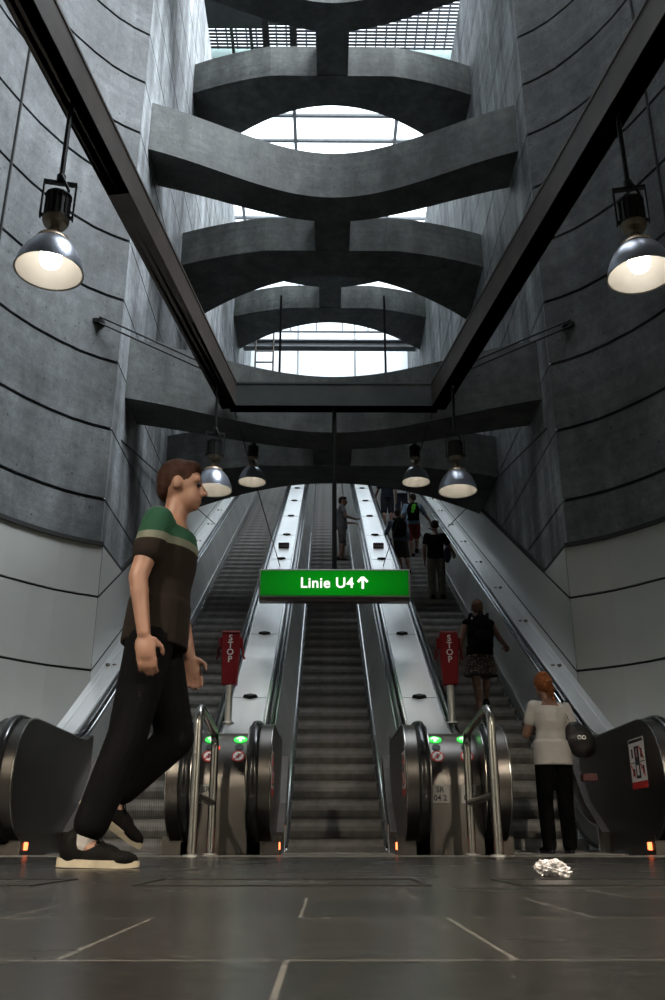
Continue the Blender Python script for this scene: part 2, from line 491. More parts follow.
# rods linking the rear beams, and cables
def cable(name, pts, r, label, cat='cable', group=None, mat='cable'):
    bm = BM(); tube(bm, pts, r, 6)
    o = obj(name, bm, M[mat], None, True); tag(o, label, cat, group); return o
cable('hanging_rod', [(-.95, 14.3, 9.68), (-.95, 14.3, 6.45)], .022, 'thin vertical rod in front of the bright shaft, by the left wall', 'rod', 'rods between the beams')
cable('hanging_rod', [(.98, 14.3, 9.68), (.98, 14.3, 6.45)], .022, 'thin vertical rod in front of the bright shaft, by the right wall', 'rod', 'rods between the beams')

# ------------------------------------------------------------------ roof, louvres, end of the shaft
w = structure(thing('window_1', 'milky glass roof between grey bars above the beams', 'window', (0, 0, 20)))
bm = BM(); box(bm, -5, 5, 18.4, 27.5, .02, .035)
obj('pane', bm, M['glass'], w)
bm = BM()
for y in (18.45, 19.4, 20.4, 21.4, 22.6, 23.8, 25.0, 26.2, 27.4): box(bm, -5, 5, y - .05, y + .05, -.06, .02)
obj('crossbar', bm, M['grey_steel'], w)
bm = BM()
for x in (-4.95, -2.9, -1.05, 1.95, 4.95): box(bm, x - .05, x + .05, 18.4, 27.5, -.07, .02)
obj('rafter', bm, M['grey_steel'], w)
bm = BM()
pts = [(-2.9 + .02 + 1.0 * (1 - math.cos(a)) * .9, 20.4 + 1.0 * math.sin(a), -.05) for a in [i * PI / 2 / 8 for i in range(9)]]
tube(bm, [(-1.95 - .9 * math.cos(a), 21.4 - .95 * math.sin(a), -.05) for a in [i * PI / 2 / 10 for i in range(11)]], .05, 6)
obj('corner_bar', bm, M['grey_steel'], w)
bm = BM(); box(bm, -5, 5, 18.15, 18.4, -.25, .1)
obj('fascia', bm, M['fascia'], w)
for sgn in (-1, 1):
    bm = BM(); box(bm, sgn * 4.9 - .08, sgn * 4.9 + .08, 18.2, 18.36, -3.0, 0); box(bm, sgn * 4.9 - .08, sgn * 4.9 + .08, 27.2, 27.36, -3.0, 0)
    obj('post', bm, M['grey_steel'], w)

lv = thing('louvre_screen', 'grey metal louvre screen high above the topmost beam', 'louvre', (0, 0, 20))
bm = BM()
for i in range(26):
    y = 15.4 + .105 * i
    bar(bm, (-4.4, y, 0), (4.4, y, .0), .066, .02, up=Vector((0, .5, 1)))
obj('slats', bm, M['louvre'], lv)
bm = BM()
for i in range(34):
    x = -4.35 + .264 * i
    box(bm, x - .02, x + .02, 15.3, 18.1, .02, .06)
for x in (-1.72, -1.0): box(bm, x - .09, x + .09, 15.3, 18.1, -.1, .02)
obj('mullions', bm, M['black'], lv)
for sgn in (-1, 1):
    bm = BM(); box(bm, sgn * 4.3 - .08, sgn * 4.3 + .08, 15.35, 15.5, -2.995, 0)
    obj('post', bm, M['grey_steel'], lv)
bm = BM(); box(bm, -4.4, -1.78, 15.3, 17.3, -.15, -.09); box(bm, -1.62, -1.1, 15.3, 17.2, -.15, -.09)
for x in (-3.3, -2.6, -2.1): box(bm, x - .04, x + .04, 15.3, 18.1, -.19, -.09)
obj('dark_window', bm, plain('dark tinted glass', (.05, .06, .055), .2, 0, .2, 3), lv)

w = structure(thing('window_2', 'frosted glass end wall behind the railing', 'window', (0, 27.45, 14.25)))
bm = BM(); box(bm, -4.5, 4.5, 0, .02, 0, 5.6); obj('pane', bm, M['glass_wall'], w)
bm = BM()
for x in (-4.4, -1.1, .9, 4.4): box(bm, x - .04, x + .04, -.05, 0, 0, 5.6)
for z in (.0, 2.2, 5.5): box(bm, -4.5, 4.5, -.05, 0, z, z + .1)
obj('glazing_frame', bm, M['white_steel'], w)
# landing wall under the parapet: frosted too
w = structure(thing('window_3', 'frosted glass screen at the escalator head', 'window', (0, 33.9, ZT)))
bm = BM(); box(bm, -XS, XS, 0, .02, 0, 14.0 - ZT); obj('pane', bm, M['glass_wall'], w)
bm = BM()
for x in (-2.7, -.9, .9, 2.7): box(bm, x - .04, x + .04, -.05, 0, 0, 14.0 - ZT)
obj('glazing_frame', bm, M['grey_steel'], w)

rl = thing('railing', 'white two-rail railing across the far bright opening', 'railing', (0, 26.4, 16.35))
bm = BM()
tube(bm, [(-2.74, 0, .62), (2.74, 0, .62)], .035, 8); tube(bm, [(-2.74, 0, .02), (2.74, 0, .02)], .04, 8)
obj('rail', bm, M['grey_steel'], rl, True)
for i in range(6):
    bm = BM(); x = -2.2 + .88 * i; box(bm, x - .025, x + .025, -.025, .025, 0, .62); obj('post', bm, M['grey_steel'], rl)
bm = BM()
for dz_, hh, ww in ((.11, .04, .3), (-.11, .04, .3), (0, .2, .05)):
    box(bm, -2.745, 2.745, 24.9 - ww / 2, 24.9 + ww / 2, 14.95 + dz_ - hh / 2, 14.95 + dz_ + hh / 2)
tag(obj('steel_girder', bm, M['grey_steel']), 'grey steel girder across the bright end of the shaft', 'girder')
lf = thing('hanging_ladder', 'dark steel ladder frame against the bright end, by the left shaft wall', 'ladder', (-2.05, 24.6, 13.2))
bm = BM()
tube(bm, [(-.28, 0, 0), (-.28, .0, 2.4)], .03, 8); tube(bm, [(.28, 0, 0), (.28, 0, 2.4)], .03, 8)
obj('stile', bm, M['dark_steel'], lf, True)
for z in (.2, .95, 1.35):
    bm = BM(); tube(bm, [(-.28, 0, z), (.28, 0, z)], .028, 8); obj('rung', bm, M['dark_steel'], lf, True)
bm = BM(); box(bm, -.695, .4, -.06, .1, -.05, 0); obj('bracket', bm, M['dark_steel'], lf)

# ------------------------------------------------------------------ escalators
def step_mesh():
    bm = BM(); W = LANE_H - .012
    box(bm, -W, W, 0, RUN + .05, -.03, -.004, 0)
    # curved riser
    pr = [(.02, -.002), (.004, -.022), (-.006, -.06), (-.008, -.10), (.004, -.15), (.03, -.19), (.06, -.24), (.09, -.24), (.07, -.16), (.05, -.03)]
    prism_x(bm, pr, -W, W, 0)
    n = 40
    for i in range(n):
        x = -W + 2 * W * (i + .25) / n; w_ = 2 * W / n * .5
        box(bm, x, x + w_, .0, RUN, -.006, .004, 0)
        prism_x(bm, [(.004, .003), (-.002, -.022), (-.012, -.06), (-.014, -.10), (-.003, -.15), (.022, -.19), (.03, -.19), (.0, -.10), (.012, .0)], x, x + w_, 0)
    box(bm, -W, W, .0, .02, -.004, .0045, 1)
    bmesh.ops.recalc_face_normals(bm, faces=bm.faces)
    me = bpy.data.meshes.new('step'); bm.to_mesh(me); bm.free()
    me.materials.append(M['step']); me.materials.append(M['step_edge'])
    return me
STEP = step_mesh()
def step_top(k):
    return incl(8.05 + RUN * k + RUN)
NST = int((Y_TOP + .4 - 8.05) / RUN)
esc_lab = ('escalator with empty dark steps behind the walking person', 'middle escalator under the green sign, grey tee man on it', 'escalator crowded with riders, beside the right wall')
for i, lx in enumerate(LANES):
    e = thing('escalator', esc_lab[i], 'escalator', (lx, 7.7, 0), 0, 'three parallel escalators')
    for k in range(NST):
        s = link('step', STEP, e); s.location = (0, 8.05 + RUN * k - 7.7, step_top(k))
    bm = BM(); W = LANE_H - .012
    box(bm, -W, W, .12, .36, -.02, .012)
    for j in range(36):
        x = -W + 2 * W * (j + .3) / 36; box(bm, x, x + .011, .34, .42, -.01, .006)
    obj('comb_plate', bm, M['step_edge'], e)
    bm = BM(); box(bm, -W, W, -.4, .12, -.02, .006); obj('landing_plate', bm, M['step_edge'], e)
    for s in (-1, 1):
        bm = BM()
        strip_x(bm, YS[:], lambda y: [(s * (LANE_H - .006), incl(y + .2) - .28), (s * LANE_H, incl(y + .2) - .28), (s * LANE_H, incl(y + .2) + .2), (s * (LANE_H - .006), incl(y + .2) + .2)])
        o = obj('skirt', bm, M['panel'], e); o.location = (0, -7.7, 0)
        bm = BM()
        tube(bm, [(s * (LANE_H - .004), y, incl(y + .2) + .21) for y in YS], .011, 6)
        t = obj('skirt_trim', bm, M['steel_bright'], o, True)
        bm = BM()
        strip_x(bm, YS, lambda y: [(s * (LANE_H - .03), incl(y + .2) + .03), (s * (LANE_H - .006), incl(y + .2) + .03), (s * (LANE_H - .006), incl(y + .2) + .055), (s * (LANE_H - .03), incl(y + .2) + .055)])
        obj('brush_strip', bm, M['black'], o)

# ------------------------------------------------------------------ balustrades
NC, NZ, NR = 7.34, .53, .44       # newel centre and radius
NCO = 7.0
def newel_profile(r, NC=NC):
    pr = []
    for i in range(15):
        a = PI / 2 + PI * i / 14
        pr.append((NC + r * math.cos(a), NZ + r * math.sin(a)))
    return pr      # from the top round the front to the bottom
def handrail(parent, x, NC=NC):
    bm = BM()
    pts = [(x, y, rail_z(y)) for y in reversed(YS) ] + [(x, 7.7, .98)]
    pts += [(x, NC + (NR + .01) * math.cos(PI / 2 + PI * i / 16), NZ + (NR + .01) * math.sin(PI / 2 + PI * i / 16)) for i in range(17)]
    pts += [(x, 7.6, NZ - NR)]
    tube(bm, pts, .04, 10, sx=1.0, sy=.55)
    return obj('handrail', bm, M['rubber'], parent, True)
def side_plate(parent, x0, x1, r, name='newel_housing', back=8.75, mat='newel', NC=NC):
    bm = BM()
    pr = newel_profile(r, NC) + [(NC + .25, 0.0), (back, 0.0), (back, rail_z(back) - .04 - (NR - r)), (8.5, rail_z(8.5) - .04 - (NR - r))]
    # keep the lower edge tidy: the foot stands on the floor
    prism_x(bm, pr, *sorted((x0, x1)))
    o = obj(name, bm, M[mat], parent, True, .006)
    bm = BM()
    for xx in (x0, x1): tube(bm, [(xx, 8.5, rail_z(8.5) - .045 - (NR - r))] + [(xx, y, z) for y, z in newel_profile(r, NC)], .0065, 6)
    obj('edge_trim', bm, M['hoop'], o, True)
    return o
def inner_panel(parent, xtop, xbot):
    bm = BM(); d = .012 if xtop > xbot else -.012
    strip_x(bm, [y for y in YS if y >= 8.75], lambda y: [(xtop, rail_z(y) - .05), (xbot, incl(y + .2) + .2), (xbot + d, incl(y + .2) + .2), (xtop + d, rail_z(y) - .05)])
    return obj('inner_panel', bm, M['panel'], parent)
def sensor(parent, x, y):
    bm = BM(); box(bm, x - .008, x + .008, y, y + .085, .035, .09)
    o = obj('threshold_lamp', bm, M['orange_lamp'], parent, bevel=.006); o['label'] = 'glowing orange threshold lamp'; return o
def sticker(parent, xface, sgn, y0, y1, z0, z1):
    """safety sticker on a flank that faces the lane: sgn is the way the flank faces"""
    t = .003
    bm = BM(); xa, xb = sorted((xface, xface + sgn * t)); box(bm, xa, xb, y0, y1, z0, z1)
    o = obj('safety_sticker', bm, M['paper'], parent); o['label'] = 'white safety sticker with pictograms and red band'
    def pc(mat, rects, th=.005):
        bm = BM()
        for a, b, c, d in rects:
            xa, xb = sorted((xface + sgn * .001, xface + sgn * th))
            box(bm, xa, xb, y0 + (y1 - y0) * a, y0 + (y1 - y0) * b, z0 + (z1 - z0) * c, z0 + (z1 - z0) * d)
        obj('pictogram', bm, M[mat], o)
    pc('signred', [(0, 1, 0, .14)])
    pc('signblack', [(.36, .64, .2, .84), (.05, .95, .92, .98), (.1, .2, .28, .44), (.16, .26, .6, .78), (.76, .84, .62, .8), (.72, .86, .26, .4), (.04, .32, .515, .53), (.68, .96, .515, .53)])
    pc('paper', [(.46, .54, .62, .8), (.43, .57, .26, .46)], .006)
    bm = BM()
    xx = xface + sgn * .005
    W_, H_ = y1 - y0, z1 - z0
    for a, b in (((.08, .24), (.3, .48)), ((.08, .58), (.3, .82)), ((.7, .24), (.94, .48))):
        bar(bm, (xx, y0 + a[0] * W_, z0 + a[1] * H_), (xx, y0 + b[0] * W_, z0 + b[1] * H_), .004, .012)
    bar(bm, (xx, y0 + .5 * W_, z0 + .62 * H_), (xx, y0 + .5 * W_, z0 + .8 * H_), .004, .014)
    obj('prohibition_bar', bm, M['signred'], o)

KN = [9.55 + 1.9 * k for k in range(10)]
def deck_strip(parent, x0, x1, name='deck', ya=8.2, mat='steel', lift=.0):
    bm = BM()
    strip_x(bm, [y for y in YS if y >= ya], lambda y: [(x0, rail_z(y) - .06 + lift), (x1, rail_z(y) - .06 + lift), (x1, rail_z(y) + lift), (x0, rail_z(y) + lift)])
    return obj(name, bm, M[mat], parent, bevel=.004)
def seam(parent, x0, x1, y):
    bm = BM(); z = rail_z(y) + .001
    bar(bm, (x0, y, z), (x1, y, z), .008, .003); return bm

unit_lab = ('central balustrade between the empty and the middle escalator', 'central balustrade between the middle and the crowded escalator')
for ui, cx in enumerate((-PITCH_X / 2, PITCH_X / 2)):
    sgn_in = 1 if ui == 0 else -1
    u = thing('balustrade', unit_lab[ui], 'balustrade', (cx, 0, 0), 0, 'escalator balustrades')
    for s in (-1, 1):
        hx = s * .255
        handrail(u, hx)
        side_plate(u, hx + s * .03, hx + s * .13, NR + .0)
        side_plate(u, hx - s * .03, hx - s * .05, NR - .01)
        bm = BM()
        prism_x(bm, newel_profile(NR - .03) + [(NC + .25, .0), (8.75, 0.0), (8.75, 1.0), (8.5, .93)], hx - .034, hx + .034)
        obj('handrail_core', bm, M['black'], u)
        inner_panel(u, hx + s * .052, s * (UNIT_H - .004))
        deck_strip(u, *sorted((s * .184, s * .209)), name='deck_rim', mat='steel_bright', lift=.008)
        bm = BM()
        strip_x(bm, [y for y in YS if y >= 8.5], lambda y: [(hx - .055, rail_z(y) - .07), (hx + .055, rail_z(y) - .07), (hx + .055, rail_z(y) - .022), (hx - .055, rail_z(y) - .022)])
        obj('handrail_guide', bm, M['steel_bright'], u, bevel=.01)
        bm = BM(); prism_x(bm, [(8.0, 0), (8.0, .17), (8.45, .42), (8.75, .74), (8.92, .86), (9.0, .86), (9.0, 0)], *sorted((s * .36, s * .4425)))
        obj('skirt_filler', bm, M['dark_steel'], u)
        bm = BM(); box(bm, *sorted((s * .3, s * .442)), 7.25, 8.0, 0, .13)
        obj('base_skirt', bm, M['newel'], u)
    deck_strip(u, -.18, .18)
    # curved end panel with the indicator lamps
    pr = [(8.8, .97), (8.35, .97)]
    for i in range(11):
        a = PI / 2 + PI / 2 * i / 10
        pr.append((7.62 + .46 * math.cos(a), .47 + .46 * math.sin(a)))
    pr += [(7.16, 0), (8.8, 0)]
    bm = BM(); prism_x(bm, pr, -.205, .205)
    ep = obj('end_panel', bm, M['newel'], u, True)
    pr_in = lambda a, e=0.0: (7.62 + (.46 + e) * math.cos(a), .47 + (.46 + e) * math.sin(a))
    def disc(a, x, r, mat, name, th=.004, extra=None, ry=1.0):
        y, z = pr_in(a, .001); n = Vector((0, math.cos(a), math.sin(a)))
        bm = BM(); s_, u_ = Vector((1, 0, 0)), n.cross(Vector((1, 0, 0))) * -1
        c0 = Vector((x, y, z))
        ra = [bm.verts.new(c0 + s_ * (math.cos(2 * PI * k / 24) * r) + u_ * (math.sin(2 * PI * k / 24) * r * ry)) for k in range(24)]
        rb = [bm.verts.new(v.co + n * th) for v in ra]
        for k in range(24): bm.faces.new((ra[k], ra[(k + 1) % 24], rb[(k + 1) % 24], rb[k]))
        bm.faces.new(rb)
        return obj(name, bm, M[mat], ep), c0 + n * (th + .001), s_, u_, n
    for x in (-.115, .115):
        A1, A2 = R(123), R(148)
        d, c0, s_, u_, n = disc(A1, x, .054, 'green_lamp', 'arrow_lamp', ry=1.0); d['label'] = 'glowing green lamp with white arrow'
        u_ = -u_
        bm = BM(); bar(bm, c0 - u_ * .035, c0 + u_ * .03, .02, .003, n)
        bar(bm, c0 + u_ * .034 , c0 + s_ * .03 + u_ * .004, .014, .003, n); bar(bm, c0 + u_ * .034, c0 - s_ * .03 + u_ * .004, .014, .003, n)
        obj('arrow', bm, M['arrow_lamp'], d)
        d, c0, s_, u_, n = disc(A2, x, .052, 'signred', 'prohibition_sign'); d['label'] = 'round red-ringed prohibition sign'
        d2, c1, *_ = disc(A2, x, .041, 'paper', 'sign_face', .006); 
        bm = BM(); bar(bm, c1 - s_ * .03 + u_ * .03, c1 + s_ * .03 - u_ * .03, .010, .002, n)
        obj('sign_slash', bm, M['signred'], d)
        bm = BM(); bar(bm, c1 + u_ * .022 - n * .0005, c1 - u_ * .024 - n * .0005, .014, .002, n); bar(bm, c1 - s_ * .02 - n * .0005, c1 + s_ * .02 - n * .0005, .01, .002, n)
        obj('sign_figure', bm, M['signblack'], d)
        disc(R(136), x, .034, 'black', 'dark_lamp', .004)
        d2.parent = d
        if ui == 0 and x < 0:
            d3, *_ = disc(R(137), x + .055, .022, 'red_lamp', 'signal_lamp'); d3['label'] = 'glowing red signal lamp'
    # number plate
    for x in (-.115,) + ((.115,) if ui == 1 else ()):
        bm = BM(); box(bm, x - .07, x + .07, 7.152, 7.158, .365, .50); pl_ = obj('number_plate', bm, M['plate'], ep, bevel=.002)
        pl_['label'] = 'pale metal number plate'
        text('SR', .058, M['signblack'], pl_, (x, 7.150, .463), FACE_CAM, .001, .001)
        text('04 2', .058, M['signblack'], pl_, (x, 7.150, .403), FACE_CAM, .001, .001)
    for s in (-1, 1):
        if s == sgn_in: sensor(u, s * .442, 7.27)
    sgn = 1 if ui == 0 else -1
    sticker(u, sgn * .3855, sgn, 7.05, 7.3, .42, .78)
    # bumps on the deck
    for k, y in enumerate(KN):
        z = rail_z(y)
        bm = seam(u, -.178, .178, y); obj('deck_seam', bm, M['black'], u)
        bm = BM()
        # diamond shaped stud following the slope
        c0 = Vector((0, y, z)); n = Vector((0, -math.sin(R(30)), math.cos(R(30)))); t_ = Vector((0, math.cos(R(30)), math.sin(R(30))))
        ring0 = [c0 + Vector((.085, 0, 0)), c0 + t_ * .045, c0 - Vector((.085, 0, 0)), c0 - t_ * .045]
        v0 = [bm.verts.new(p) for p in ring0]; v1 = [bm.verts.new(c0 + (p - c0) * .8 + n * .035) for p in ring0]
        for j in range(4): bm.faces.new((v0[j], v0[(j + 1) % 4], v1[(j + 1) % 4], v1[j]))
        bm.faces.new(v1)
        obj('deck_stud', bm, M['black'], u, bevel=.006)
    y = 16.05; z = rail_z(y)
    bm = BM(); n = Vector((0, -.5, .866)); bar(bm, (-.1, y, z + .05), (.1, y, z + .05), .02, .12)
    pl_ = obj('notice_plate', bm, M['maroon'], u); pl_['label'] = 'small maroon notice plate'
    bm = BM()
    for j in range(5): box(bm, -.08 + .034 * j, -.056 + .034 * j, y - .013, y - .009, z + .025, z + .07)
    obj('notice_marks', bm, M['plate'], pl_)

outer_lab = ('outer balustrade running up along the left wall', 'outer balustrade running up along the right wall, safety sticker on its end')
for ui, s in enumerate((-1, 1)):
    u = thing('balustrade', outer_lab[ui], 'balustrade', (s * (PITCH_X + LANE_H), 0, 0), 0, 'escalator balustrades')
    hx = s * .19
    handrail(u, hx, NCO)
    side_plate(u, s * .07, hx - s * .03, NR, NC=NCO)
    side_plate(u, hx + s * .03, hx + s * .09, NR, NC=NCO)
    bm = BM()
    prism_x(bm, newel_profile(NR - .03, NCO) + [(NCO + .25, .0), (8.75, 0.0), (8.75, 1.0), (8.5, .93)], hx - .034, hx + .034)
    obj('handrail_core', bm, M['black'], u)
    inner_panel(u, hx - s * .052, s * .004)
    bm = BM()
    strip_x(bm, [y for y in YS if y >= 8.5], lambda y: [(hx - .055, rail_z(y) - .07), (hx + .055, rail_z(y) - .07), (hx + .055, rail_z(y) - .022), (hx - .055, rail_z(y) - .022)])
    obj('handrail_guide', bm, M['steel_bright'], u, bevel=.01)
    xo = s * (XS - .045) - s * (PITCH_X + LANE_H)
    deck_strip(u, *sorted((hx + s * .06, hx + s * .2)), name='deck', lift=.0)
    deck_strip(u, *sorted((hx + s * .206, xo)), name='outer_deck', lift=.0)
    for y in [10.4 + 1.55 * k for k in range(12)]:
        for dy in (0, .16):
            bm = BM(); lathe(bm, [(.0, .03), (.022, .026), (.028, .01), (.02, 0), (.02, -.02)], 12, (hx + s * (.14 if dy else .21), y + dy * .2, rail_z(y) + .0))
            obj('deck_stud', bm, M['neck'], u, True)
    bm = BM(); box(bm, *sorted((s * .06, hx + s * .09)), 6.9, 8.0, 0, .14)
    bf = BM(); prism_x(bf, [(8.0, 0), (8.0, .17), (8.45, .42), (8.75, .74), (8.92, .86), (9.0, .86), (9.0, 0)], *sorted((s * .003, s * .08)))
    obj('skirt_filler', bf, M['dark_steel'], u)
    obj('base_skirt', bm, M['newel'], u)
    sensor(u, s * .062, 6.98)
    if s > 0: sticker(u, .0685, -1, 6.92, 7.27, .47, .84)
    # lower apron between the newel and the wall
    bm = BM(); xa, xb = sorted((hx + s * .09, hx + s * .62)); box(bm, xa, xb, 8.3, 9.95 if False else 9.3, 0, .93)
    obj('apron', bm, M['clad'], u)

# ------------------------------------------------------------------ stop posts and guard hoops
def stop_post(px, py, label):
    p = at(px, py, Y=8.95); x = p.x
    t = thing('emergency_stop_post', label, 'emergency stop', (x, 8.95, rail_z(8.95)), 0, 'red emergency stop posts')
    t.scale = (.86, .86, .86)
    bm = BM(); tube(bm, [(0, 0, -.02), (0, 0, .48)], .042, 14); obj('pole', bm, M['panel'], t, True)
    bm = BM(); lathe(bm, [(.0, .0), (.07, .0), (.07, .014), (.045, .02)], 18); obj('foot_flange', bm, M['steel'], t, True)
    bm = BM()
    pr = [(-.085, .43), (.085, .43), (.105, .83), (.105, 1.03), (-.105, 1.03), (-.105, .83)]
    a = [bm.verts.new((x_, -.075, z)) for x_, z in pr]; b = [bm.verts.new((x_, .075, z)) for x_, z in pr]
    for k in range(6): bm.faces.new((a[k], a[(k + 1) % 6], b[(k + 1) % 6], b[k]))
    bm.faces.new(a[::-1]); bm.faces.new(b)
    bx = obj('red_box', bm, M['red'], t, bevel=.012)
    bm = BM(); box(bm, -.1, .1, -.08, .08, 1.03, 1.05); obj('box_lid', bm, plain('pale red lid', (.42, .10, .10), .5), bx, bevel=.006)
    for s in (-1, 1):
        bm = BM(); box(bm, *sorted((s * .1, s * .14)), -.04, .04, .86, .98); h = obj('pull_handle', bm, M['red'], t, bevel=.012)
        bm = BM(); tube(bm, [(s * .125, 0, .87), (s * .15, 0, .83), (s * .14, 0, .78), (s * .165, 0, .73)], .012, 8); obj('pull_cord', bm, M['red'], h, True)
    for i, ch in enumerate('STOP'):
        text(ch, .10, M['white'], bx, (0, -.079, .965 - .083 * i), FACE_CAM, .001, .002)
    return t
stop_post(228, 722, 'red STOP post on the balustrade beside the empty escalator')
stop_post(452, 722, 'red STOP post on the balustrade beside the crowded escalator')

def hoop(x_near, x_far, label):
    t = thing('guard_hoop', label, 'guard rail', (x_near, 6.15, 0), 0, 'tubular guard hoops before the balustrades')
    dx = x_far - x_near
    yn, yf = 0.0, .78
    zt = .95
    bm = BM()
    pts = [(0, yn, 0), (0, yn, zt - .12)]
    for i in range(7):
        a = i / 6 * PI / 2
        pts.append((dx * .13 * (1 - math.cos(a)), yn + .12 * (1 - math.cos(a)), zt - .12 + .12 * math.sin(a)))
    for i in range(7):
        a = i / 6 * PI / 2
        pts.append((dx * (.87 + .13 * math.sin(a)), yf - .12 + .12 * math.sin(a), zt - .08 - .12 * (1 - math.cos(a))))
    pts += [(dx, yf, 0)]
    tube(bm, pts, .03, 12); obj('hoop_tube', bm, M['hoop'], t, True)
    bm = BM(); tube(bm, [(0, yn, .38), (dx, yf, .36)], .024, 10); obj('cross_tube', bm, M['hoop'], t, True)
    for p in ((0, yn), (dx, yf)):
        bm = BM(); lathe(bm, [(0, 0), (.06, 0), (.06, .012), (.035, .016)], 16, (*p, 0)); obj('foot_flange', bm, M['steel'], t, True)
    return t
a, b = at(195, 790, Y=6.15).x, at(213, 790, Y=6.93).x
hoop(a, b, 'bent steel tube guard rail before the balustrade of the empty escalator')
a, b = at(495, 790, Y=6.15).x, at(469, 790, Y=6.93).x
hoop(a, b, 'bent steel tube guard rail before the balustrade of the crowded escalator')

# ------------------------------------------------------------------ steel frame, lamps, sign
ZF = 5.65
r1 = at(72, 100, Z=ZF); r2 = at(218, 384, Z=ZF)
r1r = at(617, 112, Z=ZF); r2r = at(452, 384, Z=ZF)
fr = thing('lamp_gantry', 'dark steel beam gantry hung below the concrete beams', 'steel frame')
def ibeam(bm, a, b, w=.215, h=.36):
    a, b = Vector(a), Vector(b)
    bar(bm, a, b, .2, h)
    up = Vector((0, 0, 1))
    for s in (-1, 1): bar(bm, a + up * s * (h / 2 - .015), b + up * s * (h / 2 - .015), w, .03)
def ext(p, q, y): return p + (q - p) * ((y - p.y) / (q.y - p.y))
Y_BAR = 10.95
L0, L1 = ext(r1, r2, -2.0), ext(r1, r2, Y_BAR); R0, R1 = ext(r1r, r2r, -2.0), ext(r1r, r2r, Y_BAR)
up15 = Vector((0, 0, .15))
for a, b in ((L0, L1), (R0, R1)):
    bm = BM(); ibeam(bm, a + up15, b + up15); obj('long_beam', bm, M['dark_steel'], fr)
bm = BM(); ibeam(bm, L1 + up15, R1 + up15); obj('cross_beam', bm, plain('greenish grey steel', (.075, .085, .08), .45, .3, .2, 3), fr)

def lampshade_profile():
    pr = [(.245, 0), (.243, .02), (.235, .07), (.218, .13), (.19, .20), (.155, .255), (.115, .295), (.085, .315)]
    return [(r, z * .87) for r, z in pr]
def make_lamp(bulb, rod, small=False):
    t = bpy.data.objects.new('pendant_lamp', None); COL.objects.link(t)
    bm = BM(); pr = lampshade_profile()
    lathe(bm, [(.252, -.006)] + pr + [(.05, .287), (.05, .30)], 40); 
    sh = obj('shade', bm, M['alu'], t, True)
    bm = BM(); lathe(bm, [(.252, -.006), (.246, -.006)] + [(r - .008, z) for r, z in pr] + [(.05, .276), (0, .276)], 40)
    rf = obj('reflector', bm, M['reflector'], t, True); rf['label'] = 'white inner reflector'
    bm = BM(); lathe(bm, [(.122, .255), (.126, .255), (.112, .282), (.100, .282)], 40)
    rings = 36
    for k in range(rings):
        a = 2 * PI * k / rings; c = Vector((math.cos(a) * .112, math.sin(a) * .112, .272))
        box(bm, c.x - .006, c.x + .006, c.y - .006, c.y + .006, c.z - .01, c.z + .012)
    obj('vent_ring', bm, plain('lit vent ring', (.55, .42, .30), .4, .6), sh, True)  # warm colour stands in for lamp glow through the vents
    bm = BM(); lathe(bm, [(.0, .262), (.03, .26), (.04, .24), (.045, .215), (.035, .19), (0, .18)] if small else [(.0, .23), (.03, .23), (.05, .21), (.078, .155), (.085, .11), (.07, .06), (.04, .035), (0, .03)], 24)
    bl = obj('bulb', bm, bulb, t, True); bl['label'] = 'glowing white bulb'
    bm = BM(); lathe(bm, [(.05, .287), (.04, .30), (.03, .31), (.045, .325), (.05, .345), (.045, .365), (.03, .38), (.03, .40), (.085, .41), (.098, .44), (.098, .47)], 28)
    nk = obj('neck', bm, M['neck'], t, True)
    bm = BM(); lathe(bm, [(0, .46), (.1, .46), (.1, .47), (.09, .475), (.09, .66), (.1, .665), (.1, .675), (.07, .69), (.03, .70), (0, .70)], 28)
    for k in range(16):
        a = 2 * PI * k / 16; bar(bm, (math.cos(a) * .092, math.sin(a) * .092, .475), (math.cos(a) * .092, math.sin(a) * .092, .66), .008, .014)
    obj('ballast_housing', bm, M['black'], t, False)
    if rod:
        bm = BM()
        for s in (-1, 1): box(bm, s * .118 - .006, s * .118 + .006, -.02, .02, .47, .80)
        box(bm, -.124, .124, -.02, .02, .79, .81)
        for s in (-1, 1): box(bm, *sorted((s * .09, s * .124)), -.012, .012, .48, .50)
        obj('yoke', bm, M['black'], t)
        bm = BM(); tube(bm, [(0, 0, .80), (0, 0, rod)], .02, 10)
        lathe(bm, [(.0, .80), (.035, .80), (.035, .87), (.02, .88)], 12); obj('rod', bm, M['black'], t, True)
        bm = BM(); tube(bm, [(.0, -.03, .86), (.03, -.04, .80), (.07, -.03, .72), (.06, 0, .68)], .012, 8); obj('supply_cable', bm, M['black'], t, True)
    return t
LG = 'pendant lamps below the steel frame'
def place_lamp(px, py, y, bulb, label, s=1.0, rod=True, tx=None):
    p = at(px, py, Y=y)
    if tx is not None: p.x = tx
    t = make_lamp(M[bulb], (ZF - p.z) / s + .01 if rod else 0, bulb == 'bulb_mid')
    t.location = p; t.scale = (s, s, s); t.rotation_euler = (0, 0, R(12) if px < 332 else R(-12))
    tag(t, label, 'lamp', LG); return t
place_lamp(47.5, 271, r1.y, 'bulb_hot', 'brightly glowing pendant lamp near the left concrete wall', 1.0, True, r1.x)
place_lamp(640, 275, r1r.y, 'bulb_hot', 'glowing pendant lamp near the right concrete wall, cut by the picture edge', 1.0, True, r1r.x)
place_lamp(213, 490, r2.y, 'bulb_mid', 'larger pendant lamp above the empty escalator', .97, True, r2.x)
place_lamp(457, 491, r2r.y, 'bulb_mid', 'larger pendant lamp above the crowded escalator', .97, True, r2r.x)
